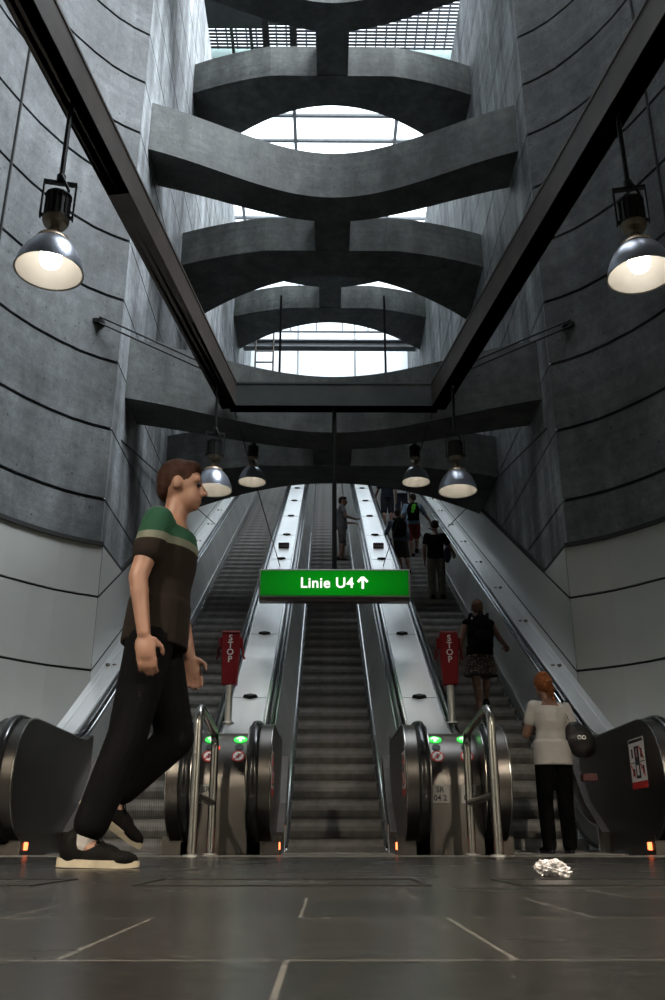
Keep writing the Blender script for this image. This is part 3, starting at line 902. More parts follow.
for px, lab in ((252, 'smaller pendant lamp right of the larger one over the empty escalator'), (416, 'smaller pendant lamp over the crowded escalator riders')):
    y = 11.95; p = at(px, 482, Y=y)
    t = place_lamp(px, 482, y, 'bulb_mid', lab, .82, False)
    zt = 5.55
    bm = BM(); tube(bm, [(0, 0, .695), (0, 0, (zt - p.z) / .82 + .01)], .045, 10); obj('mounting_stem', bm, M['black'], t, True)

for y_, side_, xx in ((-.6, 'left', ext(r1, r2, -.6).x), (-.6, 'right', ext(r1r, r2r, -.6).x)):  # unseen lamps added behind the camera to brighten the hall
    t = make_lamp(M['bulb_hall'], 1.8); t.location = (xx, y_, 3.86)
    tag(t, 'pendant lamp hanging over the hall behind the viewpoint, %s side' % side_, 'lamp', LG)
# direction sign
yS = Y_BAR
c = at(334.5, 584.5, Y=yS)
sg = thing('direction_sign', 'green backlit sign reading Linie U4 with an up arrow', 'sign', (c.x, yS, c.z))
W, H = .955, .185
bm = BM(); box(bm, -W, W, -.07, .07, -H, H); obj('sign_case', bm, M['frame_grey'], sg, bevel=.01)
bm = BM(); box(bm, -W + .025, W - .025, -.076, -.07, -H + .025, H - .025); fc = obj('sign_face', bm, M['sign_green'], sg); fc['label'] = 'glowing green face'
bm = BM(); box(bm, -W + .01, W - .01, -.06, .06, -H - .05, -H); obj('lower_rail', bm, M['dark_steel'], sg)
text('Linie U4', .188, M['sign_text'], fc, (-.095, -.079, -.005), FACE_CAM, .002, .003, spacing=1.06)
bm = BM()
bar(bm, (.355, -.08, -.075), (.355, -.08, .07), .03, .006, Vector((0, 1, 0)))
for s in (-1, 1): bar(bm, (.355 + s * .004, -.08, .075), (.355 + s * .06, -.08, .012), .03, .006, Vector((0, 1, 0)))
obj('arrow', bm, M['sign_text'], fc)
bm = BM(); tube(bm, [(0, 0, H), (0, 0, ZF - c.z + .03)], .03, 12); obj('hanging_pipe', bm, M['black'], sg, True)

# stays and thin cables
CG = 'thin stay cables'
def brk(p, label):
    return p
for sgn, s_, pxs in ((-1, 'left', ((100, 322), (131, 338), (216, 379))), (1, 'right', ((570, 325), (540, 340), (455, 372)))):
    p0 = at(*pxs[0], Y=9.82)
    fx = (L1 if sgn < 0 else R1)
    fb = ext(r1, r2, 10.15) if sgn < 0 else ext(r1r, r2r, 10.15)
    t = thing('stay_cable', 'twin stay cables from the %s wall bracket to the steel frame' % s_, 'cable', p0, 0, CG)
    def loc(v): return Vector(v) - p0
    bm = BM(); box(bm, -.09, .05, -.05, .1, -.035, .035); obj('wall_bracket', bm, M['black'], t, bevel=.01)
    for d in (-.04, .05):
        bm = BM(); tube(bm, [Vector((0, -.05, d)), loc((fb.x + sgn * .06, fb.y, ZF + .12 + d))], .012, 6); obj('cable', bm, M['cable'], t, True)
def deck_point(cx, py):
    best = None
    for i in range(900):
        y = 9 + i * .016; q = proj((cx, y, rail_z(y)))
        if best is None or abs(q[1] - py) < best[0]: best = (abs(q[1] - py), y)
    return Vector((cx, best[1], rail_z(best[1])))
cable('guy_wire', [L1 + Vector((.05, 0, 0)), deck_point(-PITCH_X / 2, 566)], .008, 'thin wire from the frame corner down to the balustrade beside the empty escalator', 'wire', CG)
cable('guy_wire', [R1 + Vector((-.05, 0, 0)), deck_point(PITCH_X / 2, 566)], .008, 'thin wire from the frame corner down to the balustrade beside the crowded escalator', 'wire', CG)
cable('guy_wire', [at(121, 440, X=-XS), deck_point(-2.5, 524)], .010, 'thin wire from the left shaft wall edge down to the outer balustrade', 'wire', CG)
cable('guy_wire', [at(547, 428, X=XS), deck_point(2.5, 527)], .010, 'thin wire from the right shaft wall edge down to the outer balustrade', 'wire', CG)

# ------------------------------------------------------------------ crumpled foil
p = at(553, 877, Z=0)
bm = BM(); bmesh.ops.create_icosphere(bm, subdivisions=5, radius=1)
for v in bm.verts:
    q = v.co.copy()
    n1 = noise.noise(q * 2.2 + Vector((3, 1, 7))); n2 = abs(noise.noise(q * 5 + Vector((9, 2, 4)))); n3 = abs(noise.noise(q * 11))
    k = 1 + .35 * n1 - .5 * n2 - .3 * n3
    c_ = Vector((q.x * .052 * k, q.y * .032 * k, q.z * .024 * k))
    c_.z += .012 + .012 * math.cos(q.x * 1.6 + .4) + (.02 * max(0, -q.x - .72) * 3)
    c_.z = max(.0005, c_.z)
    v.co = c_
o = obj('foil_wrapper', bm, M['foil'], None, False); o.location = p; o.rotation_euler = (0, 0, R(-8))
tag(o, 'crumpled silver foil wrapper lying on the dark floor', 'litter')

# ------------------------------------------------------------------ people
def vox(name, bm, mat, parent, voxel=.009, smooth=3, fac=.5):
    bmesh.ops.recalc_face_normals(bm, faces=bm.faces)
    me = bpy.data.meshes.new('tmp'); bm.to_mesh(me); bm.free()
    o = bpy.data.objects.new('tmp', me); COL.objects.link(o)
    md = o.modifiers.new('r', 'REMESH'); md.mode = 'VOXEL'; md.voxel_size = voxel
    if smooth:
        ms = o.modifiers.new('s', 'SMOOTH'); ms.iterations = smooth; ms.factor = fac
    dg = bpy.context.evaluated_depsgraph_get(); dg.update()
    m2 = bpy.data.meshes.new_from_object(o.evaluated_get(dg)); m2.name = name
    bpy.data.objects.remove(o); bpy.data.meshes.remove(me)
    m2.materials.clear(); m2.materials.append(mat)
    for p_ in m2.polygons: p_.use_smooth = True
    return link(name, m2, parent)

def caps(bm, a, b, ra, rb, n=14):
    a, b = Vector(a), Vector(b); d = b - a; L_ = max(d.length, 1e-4); d = d / L_
    s, u = frame_of(d); rings = []
    for i in range(6):
        t = -PI / 2 + PI / 2 * i / 5
        rings.append((a + d * (math.sin(t) * ra), math.cos(t) * ra))
    for i in range(6):
        t = PI / 2 * i / 5
        rings.append((b + d * (math.sin(t) * rb), math.cos(t) * rb))
    vs = [[bm.verts.new(c + s * (math.cos(2 * PI * k / n) * max(r, .0005)) + u * (math.sin(2 * PI * k / n) * max(r, .0005))) for k in range(n)] for c, r in rings]
    for A, B in zip(vs, vs[1:]):
        for k in range(n): bm.faces.new((A[k], A[(k + 1) % n], B[(k + 1) % n], B[k]))
    bm.faces.new(vs[0][::-1]); bm.faces.new(vs[-1])

def ell(bm, c, r, fr=None, nu=18, nv=12):
    c = Vector(c); fr = fr or (Vector((1, 0, 0)), Vector((0, 1, 0)), Vector((0, 0, 1)))
    rings = []
    for j in range(nv + 1):
        t = -PI / 2 + PI * j / nv; cz, cr = math.sin(t), max(math.cos(t), .004)
        rings.append([bm.verts.new(c + fr[0] * (math.cos(2 * PI * k / nu) * cr * r[0]) + fr[1] * (math.sin(2 * PI * k / nu) * cr * r[1]) + fr[2] * (cz * r[2])) for k in range(nu)])
    for A, B in zip(rings, rings[1:]):
        for k in range(nu): bm.faces.new((A[k], A[(k + 1) % nu], B[(k + 1) % nu], B[k]))
    bm.faces.new(rings[0][::-1]); bm.faces.new(rings[-1])

def loft(bm, rings, n=22):
    """rings: (centre, right vec, fwd vec, rx, ry)"""
    vs = [[bm.verts.new(c + s * (math.cos(2 * PI * k / n) * rx) + f * (math.sin(2 * PI * k / n) * ry)) for k in range(n)] for c, s, f, rx, ry in rings]
    for A, B in zip(vs, vs[1:]):
        for k in range(n): bm.faces.new((A[k], A[(k + 1) % n], B[(k + 1) % n], B[k]))
    bm.faces.new(vs[0][::-1]); bm.faces.new(vs[-1])

SKIN = plain('skin', (.27, .145, .10), .5, 0, .08, 12)
SKIN2 = plain('tanned skin', (.22, .12, .08), .5, 0, .08, 12)
def cloth(name, col, rough=.85, var=.2, scale=14): return plain(name, col, rough, 0, var, scale, .25, 60, spec=.08)

TORSO_M = [(-.02, .085, .075), (.1, .150, .105), (.28, .148, .104), (.45, .138, .098), (.62, .155, .108), (.78, .168, .106), (.9, .145, .088), (.97, .085, .066), (1.03, .055, .055)]
TORSO_F = [(-.02, .085, .080), (.1, .160, .112), (.26, .150, .104), (.45, .122, .090), (.62, .138, .108), (.78, .150, .098), (.9, .128, .080), (.97, .075, .06), (1.03, .048, .05)]

def person(name, label, loc, rz, J, sex='m', skin=SKIN, shirt=None, sleeve=.45, bottom='trousers', bmat=None, hair=None, hairstyle='short',
           shoe=None, sole=None, curl=(.5, .5), k=1.0, shirt_drop=.06, group='escalator riders', grip=(None, None), detail=False, sock=None, leg_frac=1.0, stripe=None):
    """J: joints (local, facing +y, x to the person's right): pelvis neck head sh_ el_ wr_ hip_ kn_ an_ toe_ for l and r"""
    J = {a: Vector(b) * k for a, b in J.items()}
    t = thing(name, label, 'person', loc, rz, group)
    T = TORSO_M if sex == 'm' else TORSO_F
    pel, nk = J['pelvis'], J['neck']
    up = (nk - pel).normalized()
    right = (J['sh_r'] - J['sh_l']).normalized(); hr = (J['hip_r'] - J['hip_l']).normalized()
    def rings(off, lo, hi, low_extra=0.0):
        out = []
        for f, rx, ry in T:
            if f < lo - 1e-6 or f > hi + 1e-6: continue
            rr = (hr * (1 - f) + right * f).normalized(); fw = up.cross(rr).normalized()
            out.append((pel + (nk - pel) * f, rr, fw, rx * k + off, ry * k + off))
        return out
    hd = J['head']; look = J.get('look', Vector((0, 1, 0))).normalized()
    hup = (hd - nk).normalized(); hup = (hup * .5 + Vector((0, 0, 1)) * .8).normalized()
    hs = look.cross(hup).normalized(); hf = hup.cross(hs).normalized()
    FR = (hs, hf, hup)
    def hp(x, y, z): return hd + hs * (x * k) + hf * (y * k) + hup * (z * k)
    bm = BM()
    loft(bm, rings(0, -.05, 1.04))
    caps(bm, nk - up * .04 * k, hd - hup * .05 * k, .054 * k, .05 * k)
    ell(bm, hp(0, -.008, .018), (.074 * k, .094 * k, .098 * k), FR)          # skull
    ell(bm, hp(0, .028, -.045), (.058 * k, .062 * k, .068 * k), FR)          # jaw
    ell(bm, hp(0, .066, -.082), (.022 * k, .022 * k, .02 * k), FR)           # chin
    caps(bm, hp(0, .082, .012), hp(0, .103, -.022), .010 * k, .015 * k)       # nose
    caps(bm, hp(-.016, .083, -.058), hp(.016, .083, -.058), .010 * k, .010 * k)   # lips
    caps(bm, hp(-.045, .072, .026), hp(.045, .072, .026), .014 * k, .014 * k)     # brow
    for s in (-1, 1): ell(bm, hp(s * .076, -.006, -.006), (.012 * k, .02 * k, .032 * k), FR)
    for sd, s in (('l', -1), ('r', 1)):
        sh, el, wr = J['sh_' + sd], J['el_' + sd], J['wr_' + sd]
        caps(bm, sh, el, .050 * k, .038 * k); caps(bm, el, wr, .038 * k, .026 * k)
        ell(bm, el * .75 + wr * .25, (.0375 * k,) * 3)
        hip, kn, an = J['hip_' + sd], J['kn_' + sd], J['an_' + sd]
        caps(bm, hip, kn, .082 * k, .052 * k); caps(bm, kn, an, .050 * k, .034 * k)
        fw0 = (J['toe_' + sd] - an); fw0.z = 0; fw0 = fw0.normalized() if fw0.length > .01 else Vector((0, 1, 0))
        if bottom != 'trousers': ell(bm, kn * .72 + an * .28 - fw0 * .018 * k, (.054 * k, .054 * k, .10 * k))
        caps(bm, an, J['toe_' + sd] - Vector((0, 0, .02 * k)) - (J['toe_' + sd] - an) * .25, .036 * k, .03 * k)
        # hand: palm, four fingers and a thumb
        fd = J.get('hand_' + sd); fd = fd.normalized() if fd is not None else (wr - el).normalized()
        pn = J.get('palm_' + sd); pn = pn.normalized() if pn is not None else Vector((-s, 0, 0))     # where the palm faces
        pn = (pn - fd * pn.dot(fd)).normalized(); side = fd.cross(pn).normalized()
        if side.dot(Vector((0, 1, 0)) if abs(fd.y) < .8 else Vector((-s, 0, 0))) < 0: side = -side
        cu = curl[0 if sd == 'l' else 1]
        pc = wr + fd * .05 * k
        ell(bm, pc, (.04 * k, .017 * k, .052 * k), (side, pn, fd))
        for i, ln in enumerate((.070, .080, .075, .058)):
            b0 = wr + fd * .088 * k + side * ((.030 - .020 * i) * k)
            a1 = cu * .9; d1 = (fd * math.cos(a1) + pn * math.sin(a1)); d2 = (fd * math.cos(a1 * 2.1) + pn * math.sin(a1 * 2.1))
            m1 = b0 + d1 * ln * .5 * k; m2 = m1 + d2 * ln * .5 * k
            caps(bm, b0 - fd * .02 * k, m1, .0095 * k, .0088 * k, 8); caps(bm, m1, m2, .0088 * k, .0078 * k, 8)
        tb = wr + fd * .03 * k + side * .034 * k
        td = (fd * .7 + side * .6 + pn * (.3 + cu * .4)).normalized(); t2 = (fd * .9 + pn * (.3 + cu * .6)).normalized()
        caps(bm, tb, tb + td * .04 * k, .013 * k, .011 * k, 8); caps(bm, tb + td * .04 * k, tb + td * .04 * k + t2 * .03 * k, .011 * k, .009 * k, 8)
    vox('body', bm, skin, t, .0075 if detail else .009, 2)
    for s in (-1, 1):
        bm = BM(); ell(bm, hp(s * .032, .081, .006), (.013 * k, .010 * k, .008 * k), FR)
        obj('eye', bm, M['signblack'], t, True)
    # shirt
    bm = BM()
    loft(bm, rings(.016 * k, .1 if shirt_drop < .1 else -.03, .96))
    lo = rings(.02 * k, .1, .1)[0]
    loft(bm, [(lo[0] - up * shirt_drop * k, lo[1], lo[2], lo[3] + .006, lo[4] + .008), (lo[0] + up * .1 * k, lo[1], lo[2], lo[3], lo[4])])
    for sd in 'lr':
        sh, el, wr = J['sh_' + sd], J['el_' + sd], J['wr_' + sd]
        if sleeve > 0:
            if sleeve <= 1: caps(bm, sh, sh + (el - sh) * sleeve, .064 * k, .060 * k)
            else:
                caps(bm, sh, el, .062 * k, .052 * k); caps(bm, el, el + (wr - el) * (sleeve - 1), .052 * k, .04 * k)
        caps(bm, sh, sh * .55 + (nk - up * .05 * k) * .45, .058 * k, .055 * k)
    vox('shirt', bm, shirt, t, .0085, 3)
    # trousers, shorts or skirt
    bm = BM()
    if bottom == 'skirt':
        rg = [(pel + up * .09 * k, hr, Vector((0, 1, 0)), .16 * k, .118 * k), (pel, hr, Vector((0, 1, 0)), .185 * k, .14 * k), (pel - Vector((0, 0, .20 * k)), hr, Vector((0, 1, 0)), .225 * k, .18 * k), (pel - Vector((0, 0, .245 * k)), hr, Vector((0, 1, 0)), .232 * k, .187 * k)]
        loft(bm, rg); vox('skirt', bm, bmat, t, .009, 2)
    else:
        loft(bm, [r_ for r_ in rings(.012 * k, -.05, .17)])
        for sd in 'lr':
            hip, kn, an = J['hip_' + sd], J['kn_' + sd], J['an_' + sd]
            if bottom == 'shorts':
                caps(bm, hip, hip + (kn - hip) * .92, .098 * k, .082 * k)
            else:
                caps(bm, hip, kn, .096 * k, .076 * k); caps(bm, kn, kn + (an - kn) * leg_frac, .076 * k, .066 * k)
        vox(bottom, bm, bmat, t, .009, 3)
    # shoes
    for sd in 'lr':
        an, toe = J['an_' + sd], J['toe_' + sd]
        d = (toe - an); base_z = -.075 * k
        fw = d.copy(); 
        fu = Vector((0, 0, 1)); fwn = Vector((d.x, d.y, d.z + .055 * k)).normalized()
        sd_ = fwn.cross(fu).normalized(); fu = sd_.cross(fwn).normalized()
        FRs = (sd_, fwn, fu)
        o_ = an - fu * .075 * k
        def q(x, y, z): return o_ + sd_ * (x * k) + fwn * (y * k) + fu * (z * k)
        bm = BM()
        ell(bm, q(0, -.02, .05), (.040 * k, .062 * k, .052 * k), FRs); ell(bm, q(0, .06, .040), (.042 * k, .088 * k, .045 * k), FRs)
        ell(bm, q(0, .135, .030), (.044 * k, .072 * k, .030 * k), FRs); caps(bm, q(0, -.03, .06), q(0, -.03, .088), .044 * k, .042 * k)
        shoe_o = vox('shoe', bm, shoe, t, .007, 3)
        bm = BM(); n = 28; out = []
        for i in range(n):
            a_ = 2 * PI * i / n; yy = math.sin(a_); xx = math.cos(a_)
            w_ = .046 if yy > -.2 else .040
            out.append((xx * w_ * (1 - .12 * max(0, yy) ** 3), .062 + yy * .150))
        lo_ = [bm.verts.new(q(x, y, 0.0 + (.010 if y > .17 else 0) * (y - .17) * 12)) for x, y in out]
        hi_ = [bm.verts.new(q(x * 1.03, y * 1.0, .026 + .012 * max(0, -y * 6) )) for x, y in out]
        for i in range(n): bm.faces.new((lo_[i], lo_[(i + 1) % n], hi_[(i + 1) % n], hi_[i]))
        bm.faces.new(lo_[::-1]); bm.faces.new(hi_)
        obj('sole', bm, sole or M['signblack'], shoe_o, True)
        if detail:
            bm = BM()
            for yy in (.05, .07, .09, .11): tube(bm, [q(-.026, yy, .074 - (yy - .05) * .42), q(0, yy + .008, .088 - (yy - .05) * .42), q(.026, yy, .074 - (yy - .05) * .42)], .004, 6)
            tube(bm, [q(0, .05, .092), q(.03, .07, .1), q(.035, .09, .08), q(.01, .06, .09)], .003, 6)
            obj('laces', bm, shoe, shoe_o, True)
        if sock:
            bm = BM(); kn = J['kn_' + sd]; caps(bm, an, an + (kn - an) * .26, .040 * k, .044 * k); obj('sock', bm, sock, t, True)
    # hair
    bm = BM()
    if hairstyle == 'short':
        ell(bm, hp(0, -.018, .034), (.082 * k, .094 * k, .094 * k), FR); ell(bm, hp(0, .03, .085), (.06 * k, .05 * k, .036 * k), FR)
        ell(bm, hp(0, -.06, -.01), (.066 * k, .045 * k, .06 * k), FR)
    elif hairstyle == 'ponytail':
        ell(bm, hp(0, -.022, .03), (.083 * k, .096 * k, .098 * k), FR); ell(bm, hp(0, -.06, -.02), (.066 * k, .045 * k, .06 * k), FR)
        pts = [hp(0, -.10, .06), hp(.005, -.135, .02), hp(.01, -.135, -.06), hp(.015, -.115, -.15), hp(.02, -.11, -.21)]
        for (a_, b_), (r1_, r2_) in zip(zip(pts, pts[1:]), ((.025, .036), (.036, .038), (.038, .03), (.03, .012))): caps(bm, a_, b_, r1_ * k, r2_ * k)
    elif hairstyle == 'bun':
        ell(bm, hp(0, -.018, .03), (.090 * k, .103 * k, .10 * k), FR); ell(bm, hp(0, -.07, -.02), (.07 * k, .05 * k, .06 * k), FR)
        ell(bm, hp(-.01, -.05, .09), (.06 * k, .06 * k, .045 * k), FR)
        for (x1, z1, r1_) in ((.01, .0, .035), (.02, -.05, .036), (.015, -.10, .03), (.03, -.14, .018)): ell(bm, hp(x1, -.112, z1), (r1_ * k, r1_ * k, .038 * k), FR)
    vox('hair', bm, hair, t, .008, 2)
    return t

def stand(**kw):
    J = dict(pelvis=(0, 0, .84), neck=(0, -.01, 1.37), head=(0, .02, 1.525),
             sh_l=(-.165, -.01, 1.315), sh_r=(.165, -.01, 1.315), el_l=(-.225, -.03, 1.05), el_r=(.225, -.03, 1.05),
             wr_l=(-.23, .05, .83), wr_r=(.23, .05, .83), hip_l=(-.085, 0, .84), hip_r=(.085, 0, .84),
             kn_l=(-.095, .02, .46), kn_r=(.095, .02, .46), an_l=(-.10, -.03, .075), an_r=(.10, -.03, .075),
             toe_l=(-.12, .14, .02), toe_r=(.12, .14, .02))
    J.update(kw); return J

def step_at(px, py, lane, lim=.34):
    """nearest step of a lane whose middle shows at the pixel row"""
    best = None
    for k in range(NST):
        y = 8.05 + RUN * k + .17; z = step_top(k) + .004
        e_ = abs(proj((LANES[lane], y, z))[1] - py)
        if best is None or e_ < best[0]: best = (e_, k, y, z)
    _, kk, y, z = best
    x = at(px, py, Y=y).x
    x = max(LANES[lane] - lim, min(LANES[lane] + lim, x))
    return Vector((x, y, z))

def backpack(label, loc, rz, mat, k=1.0, print_mat=None):
    t = thing('backpack', label, 'backpack', loc, rz, 'backpacks worn by riders')
    bm = BM(); ell(bm, (0, -.06, .0), (.15 * k, .085 * k, .22 * k)); box(bm, -.125 * k, .125 * k, -.115 * k, .0, -.2 * k, .12 * k)
    bg = vox('bag', bm, mat, t, .01, 6, .6)
    bm = BM(); ell(bm, (0, -.12 * k, -.08 * k), (.11 * k, .05 * k, .10 * k)); vox('front_pocket', bm, mat, t, .009, 3)
    bm = BM(); tube(bm, [(-.03 * k, -.04, .2 * k), (-.02 * k, -.05, .25 * k), (.02 * k, -.05, .25 * k), (.03 * k, -.04, .2 * k)], .008, 8); obj('grab_loop', bm, mat, t, True)
    for s in (-1, 1):
        bm = BM(); tube(bm, [(s * .08 * k, -.02, .18 * k), (s * .10 * k, .06, .25 * k), (s * .115 * k, .16, .19 * k), (s * .125 * k, .19, .05 * k), (s * .13 * k, .11, -.12 * k), (s * .12 * k, .0, -.17 * k)], .020 * k, 8, sx=1, sy=.5)
        obj('shoulder_strap', bm, mat, t, True)
    if print_mat:
        bm = BM(); ell(bm, (0, -.138 * k, .05 * k), (.05 * k, .02, .06 * k)); ell(bm, (.02 * k, -.13 * k, .12 * k), (.05 * k, .025, .03 * k)); ell(bm, (-.02, -.155 * k, -.04 * k), (.04 * k, .02, .05 * k))
        o = vox('green_print', bm, print_mat, t, .008, 2); o['label'] = 'bright green print'
    return t

BLACKCL = cloth('black cloth', (.004, .004, .0045), .95, .2); BLACKSH = cloth('black shoe fabric', (.006, .0055, .0055), .8)
DHAIR = cloth('dark brown hair', (.025, .015, .010), .55, .4, 40); GHAIR = cloth('auburn hair', (.22, .075, .028), .5, .45, 40); BHAIR = cloth('brown hair', (.10, .05, .028), .5, .45, 40)
NAVY = cloth('dark navy cloth', (.02, .024, .035))

# 1 the person striding past in the foreground
def stripe_shirt():
    m, nt, b = newmat('green shirt with cream bands and brown body'); L = nt.links.new
    tc = N(nt, 'ShaderNodeTexCoord'); sx = N(nt, 'ShaderNodeSeparateXYZ'); L(tc.outputs['Object'], sx.inputs[0])
    rp = N(nt, 'ShaderNodeValToRGB'); r = N(nt, 'ShaderNodeMapRange'); r.inputs[1].default_value = .7; r.inputs[2].default_value = 1.5
    L(sx.outputs['Z'], r.inputs['Value']); L(r.outputs['Result'], rp.inputs['Fac'])
    e = rp.color_ramp; e.interpolation = 'CONSTANT'
    e.elements[0].position = 0; e.elements[0].color = (.012, .008, .006, 1)
    e.elements[1].position = .62; e.elements[1].color = (.14, .15, .12, 1)
    for p_, c_ in ((.66, (.015, .062, .036, 1)), (.80, (.14, .15, .12, 1)), (.835, (.022, .068, .044, 1))):
        x_ = e.elements.new(p_); x_.color = c_
    L(rp.outputs['Color'], b.inputs['Base Color']); b.inputs['Roughness'].default_value = .85; b.inputs['Specular IOR Level'].default_value = .2
    return m
fp = at(86, 868.5, Z=0); 
JW = dict(pelvis=(0, .17, .84), neck=(0, .205, 1.345), head=(0, .235, 1.50), look=(0, 1, 0),
          sh_l=(-.16, .22, 1.29), sh_r=(.16, .18, 1.29), el_l=(-.21, .22, 1.05), el_r=(.22, .13, 1.04), wr_l=(-.20, .28, .82), wr_r=(.23, .17, .82),
          hip_l=(-.085, .17, .83), hip_r=(.085, .17, .83), kn_r=(.09, .11, .46), an_r=(.09, -.02, .078), toe_r=(.095, .16, .02),
          kn_l=(-.09, .26, .47), an_l=(-.09, .02, .24), toe_l=(-.09, .14, .10))
person('person', 'person in green banded top and black trousers striding across the foreground', (fp.x + .0, fp.y + .09, 0), -PI / 2, JW, 'm', SKIN,
       stripe_shirt(), .55, 'trousers', BLACKCL, cloth('reddish dark hair', (.03, .014, .010), .6, .4, 40), 'short', BLACKSH, cloth('cream foam sole', (.42, .37, .28), .7), (.4, .4), 1.0, .08, 'people in the hall', detail=True,
       sock=cloth('white sock', (.42, .40, .38)), leg_frac=.80)

# 2 woman in a white shirt at the foot of the right escalator
w = at(558, 851, Z=0.0)
wy = 7.62; wx = at(561, 850, Y=wy).x
hz = at(548, 673, Y=wy).z
kW = (hz - 0.0) / 1.645
JF = stand(sh_l=(-.15, 0, 1.315), sh_r=(.15, 0, 1.30), el_l=(-.225, .06, 1.06), wr_l=(-.15, .20, 1.12), el_r=(.235, -.03, 1.05), wr_r=(.20, .10, .90),
           head=(-.035, .03, 1.515), kn_l=(-.10, .03, .46), kn_r=(.085, .02, .46), an_l=(-.105, -.02, .075), an_r=(.075, -.05, .075), toe_l=(-.13, .15, .02), toe_r=(.1, .12, .02), look=(-.25, 1, -.15))
person('person', 'woman with tied auburn hair in white shirt at the foot of the crowded escalator', (wx, wy, .005), 0, JF, 'f', SKIN,
       cloth('white shirt cloth', (.56, .55, .53), .85, .06), .5, 'trousers', BLACKCL, GHAIR, 'bun', BLACKSH, None, (.6, .6), kW, .12, 'people in the hall', detail=True)
t = thing('shoulder_bag', 'black shoulder bag hanging from the arm of the white-shirted woman', 'handbag', (wx + .25 * kW, wy - .045, 1.02 * kW))
bm = BM(); ell(bm, (0, 0, -.01), (.125, .075, .12)); ell(bm, (.02, 0, -.07), (.115, .07, .09)); ell(bm, (-.03, 0, .05), (.085, .055, .09)); vox('bag', bm, plain('black leather', (.015, .014, .014), .38, 0, .2, 20, .2, 40), t, .01, 5, .6)
bm = BM(); tube(bm, [(-.06, 0, .1), (-.10, .0, .22), (-.11, .02, .30), (-.07, .05, .31), (.02, .05, .2), (.06, .02, .1)], .014, 8, sx=1, sy=.5); obj('strap', bm, BLACKSH, t, True)
for s in (-1, 1):
    bm = BM(); tube(bm, [(s * .018 + .014 * math.cos(a_ / 8 * PI), -.078, .0 + .014 * math.sin(a_ / 8 * PI)) for a_ in range(17)], .004, 6); obj('clasp_ring', bm, M['steel_bright'], t, True)
bm = BM(); box(bm, -.02, .1, -.05, .04, -.30, -.24)
tag(obj('shopping_bag', bm, plain('dark red paper bag', (.10, .03, .03), .6), None, bevel=.01, loc=(wx + .26 * kW, wy - .04, .95 * kW + .02)), 'small dark red packet carried below the black shoulder bag', 'bag')

# 3 woman with ponytail, skirt and black backpack
def floral():
    m, nt, b = newmat('patterned skirt cloth'); L = nt.links.new
    tc = N(nt, 'ShaderNodeTexCoord'); v = N(nt, 'ShaderNodeTexVoronoi'); v.inputs['Scale'].default_value = 34
    L(tc.outputs['Object'], v.inputs['Vector'])
    rp = N(nt, 'ShaderNodeValToRGB'); rp.color_ramp.elements[0].color = (.30, .24, .17, 1); rp.color_ramp.elements[1].color = (.03, .022, .018, 1)
    rp.color_ramp.elements[0].position = .22; rp.color_ramp.elements[1].position = .42
    L(v.outputs['Distance'], rp.inputs['Fac']); L(rp.outputs['Color'], b.inputs['Base Color']); b.inputs['Roughness'].default_value = .9
    return m
def fit(p, topx, topy, base=1.63):
    return max(.8, (at(topx, topy, Y=p.y).z - p.z) / base)
p3 = step_at(484, 722, 2); k3 = fit(p3, 484, 601)
J3 = stand(el_r=(.30, .10, 1.13), wr_r=(.42, .26, 1.05), hand_r=(.2, 1, .1), palm_r=(0, 0, -1), an_l=(-.04, -.02, .075), kn_l=(-.06, .03, .46), toe_l=(-.06, .15, .02),
           kn_r=(.10, .20, .60), an_r=(.09, .26, .285), toe_r=(.10, .42, .235), el_l=(-.25, -.01, 1.06), wr_l=(-.25, .10, .87))
person('person', 'woman with ponytail, dark top and patterned skirt holding the handrail', p3, 0, J3, 'f', SKIN, BLACKCL, 0, 'skirt', floral(), BHAIR, 'ponytail', BLACKSH, None, (.4, .7), k3, .02)
backpack('black backpack worn by the ponytailed woman in the skirt', p3 + Vector((.01, -.12, 1.16)) * k3, 0, BLACKCL, k3 * 1.12)

# 4 man in black tee and khaki trousers
p4 = step_at(438, 604, 2); k4 = fit(p4, 432, 521)
J4 = stand(el_r=(.29, .02, 1.08), wr_r=(.38, .20, 1.02), hand_r=(.2, 1, .0), palm_r=(0, 0, -1), wr_l=(-.22, .02, .83))
person('person', 'man in black tee and khaki trousers holding the outer handrail', p4, 0, J4, 'm', SKIN2, BLACKCL, .55, 'trousers', cloth('khaki trousers', (.20, .185, .15)), DHAIR, 'short', BLACKSH, None, (.5, .7), k4, .06)
t = thing('shoulder_bag', 'purple and dark bag slung at the hip of the khaki-trousered man', 'handbag', p4 + Vector((.21, -.09, .90)) * k4)
bm = BM(); ell(bm, (0, 0, 0), (.07, .10, .15)); vox('bag', bm, cloth('dark purple cloth', (.035, .025, .06)), t, .01, 3)
bm = BM(); tube(bm, [(.0, -.02, .13), (-.10, -.06, .30), (-.22, -.08, .44), (-.32, -.02, .50)], .015, 8, sx=1, sy=.4); obj('strap', bm, NAVY, t, True)

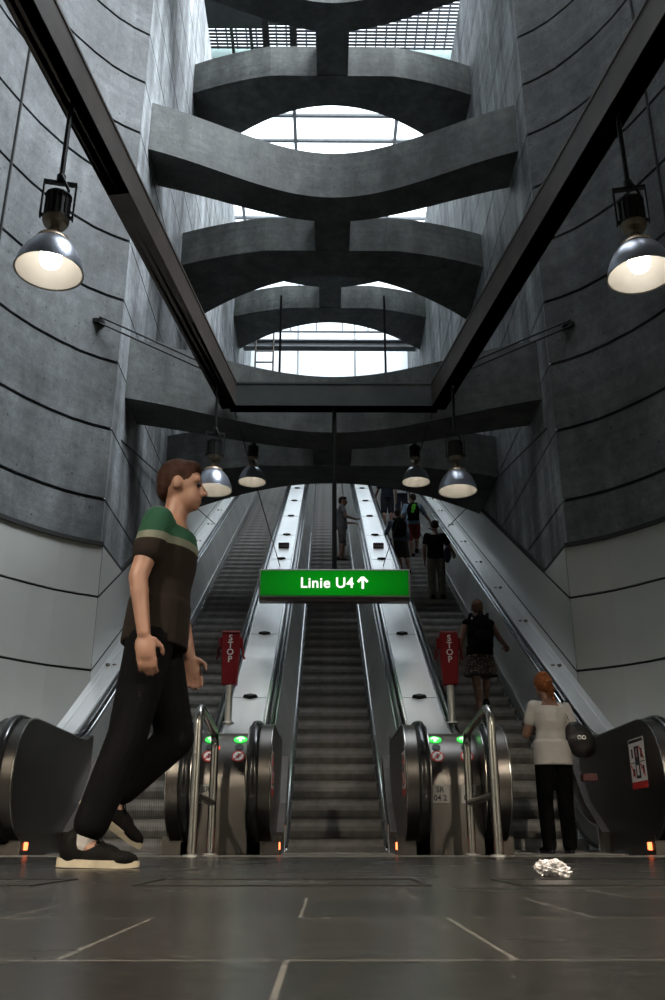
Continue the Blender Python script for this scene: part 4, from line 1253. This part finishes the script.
# 5 rider in pale blue shirt with black backpack
p5 = step_at(392, 575, 2, .42); k5 = fit(p5, 392, 510)
J5 = stand(hip_l=(-.02, 0, .84), hip_r=(.12, 0, .84), pelvis=(.05, 0, .84), kn_l=(.02, .02, .46), kn_r=(.19, .02, .46), an_l=(.05, -.03, .075), an_r=(.24, -.03, .075), toe_l=(.04, .14, .02), toe_r=(.26, .14, .02), el_l=(-.27, .10, 1.10), wr_l=(-.33, .30, 1.05), hand_l=(-.2, 1, .0), palm_l=(0, 0, -1))
person('person', 'rider in grey-blue shirt wearing a plain black backpack beside the central balustrade', p5, 0, J5, 'm', SKIN, cloth('grey blue shirt', (.16, .19, .24)), 1.8, 'shorts', cloth('dark taupe shorts', (.06, .052, .045)), DHAIR, 'short', BLACKSH, None, (.5, .5), k5, .06)
backpack('plain black backpack on the grey-blue shirted rider', p5 + Vector((.02, -.12, 1.13)) * k5, 0, BLACKCL, k5 * 1.15)

# 6 rider in light blue shirt and red shorts
p6 = step_at(414, 557, 2); k6 = fit(p6, 411, 494)
J6 = stand(el_r=(.34, .12, 1.10), wr_r=(.46, .28, 1.02), hand_r=(.2, 1, 0), palm_r=(0, 0, -1), sh_l=(-.175, 0, 1.315), sh_r=(.175, 0, 1.315), look=(-.6, 1, -.2), head=(.01, .03, 1.52), an_l=(-.03, .0, .075), kn_l=(-.06, .05, .47), kn_r=(.1, .18, .6), an_r=(.1, .25, .27), toe_r=(.12, .4, .22))
person('person', 'rider in light blue shirt and red shorts, green print on his back', p6, 0, J6, 'm', SKIN, cloth('light blue shirt', (.26, .36, .50)), .7, 'shorts', cloth('red shorts', (.30, .055, .05)), DHAIR, 'short', BLACKSH, None, (.5, .7), k6, .06)
backpack('black backpack with bright green print on the red-shorted rider', p6 + Vector((.0, -.12, 1.12)) * k6, 0, BLACKCL, k6 * 1.05, cloth('bright green print', (.10, .45, .04)))

# 7, 8 riders near the top
p7 = step_at(388, 529, 2); k7 = .98
person('person', 'rider in dark top at the left of the group near the top', p7, 0, stand(el_l=(-.26, .06, 1.07), wr_l=(-.28, .24, 1.02)), 'm', SKIN, NAVY, .6, 'shorts', cloth('dark shorts', (.03, .03, .035)), DHAIR, 'short', BLACKSH, None, (.5, .5), k7, .06)
p8 = step_at(402, 524, 2); k8 = .98
person('person', 'rider in pale shirt highest in the group, next to the dark-topped one', p8, 0, stand(), 'f', SKIN, cloth('pale shirt', (.42, .43, .46)), .6, 'trousers', NAVY, BHAIR, 'short', BLACKSH, None, (.5, .5), k8, .06)

# 9 man standing sideways on the middle escalator
p9 = step_at(342, 563, 1); k9 = fit(p9, 342, 497)
J9 = stand(el_l=(-.24, .02, 1.07), wr_l=(-.16, .25, 1.03), hand_l=(0, 1, 0), palm_l=(0, 0, -1), el_r=(.22, .08, 1.07), wr_r=(.14, .30, 1.03), hand_r=(0, 1, 0), palm_r=(0, 0, -1), head=(0, .03, 1.52), look=(.0, 1, -.2),
           an_l=(-.09, .02, .075), toe_l=(-.10, .19, .02), an_r=(.09, -.05, .075), toe_r=(.10, .12, .02))
person('person', 'man in grey tee and shorts standing sideways on the middle escalator', p9, -PI / 2, J9, 'm', SKIN, cloth('grey tee', (.16, .165, .16)), .5, 'shorts', cloth('grey shorts', (.15, .14, .125)), DHAIR, 'short', BLACKSH, None, (.4, .4), k9, .06)

# ------------------------------------------------------------------ light
wd = bpy.data.worlds.new('sky'); SC.world = wd; wd.use_nodes = True
nt = wd.node_tree; bg = nt.nodes['Background']
bg.inputs['Color'].default_value = (.86, .93, 1.0, 1); bg.inputs['Strength'].default_value = 3.2
sn = bpy.data.lights.new('sun', 'SUN'); sn.energy = 8.0; sn.angle = R(35); sn.color = (.86, .93, 1.0)
so = bpy.data.objects.new('sun', sn); COL.objects.link(so)
so.rotation_euler = Vector((-.62, .18, -1)).to_track_quat('-Z', 'Y').to_euler()

vs = SC.view_settings
vs.view_transform = 'Standard'; vs.look = 'None'; vs.gamma = 1.0; vs.use_curve_mapping = False
vs.exposure = 0.55
SC.cycles.use_denoising = True
SC.cycles.max_bounces = 8; SC.cycles.diffuse_bounces = 4; SC.cycles.transparent_max_bounces = 12
SC.cycles.caustics_reflective = False; SC.cycles.sample_clamp_indirect = 6.0
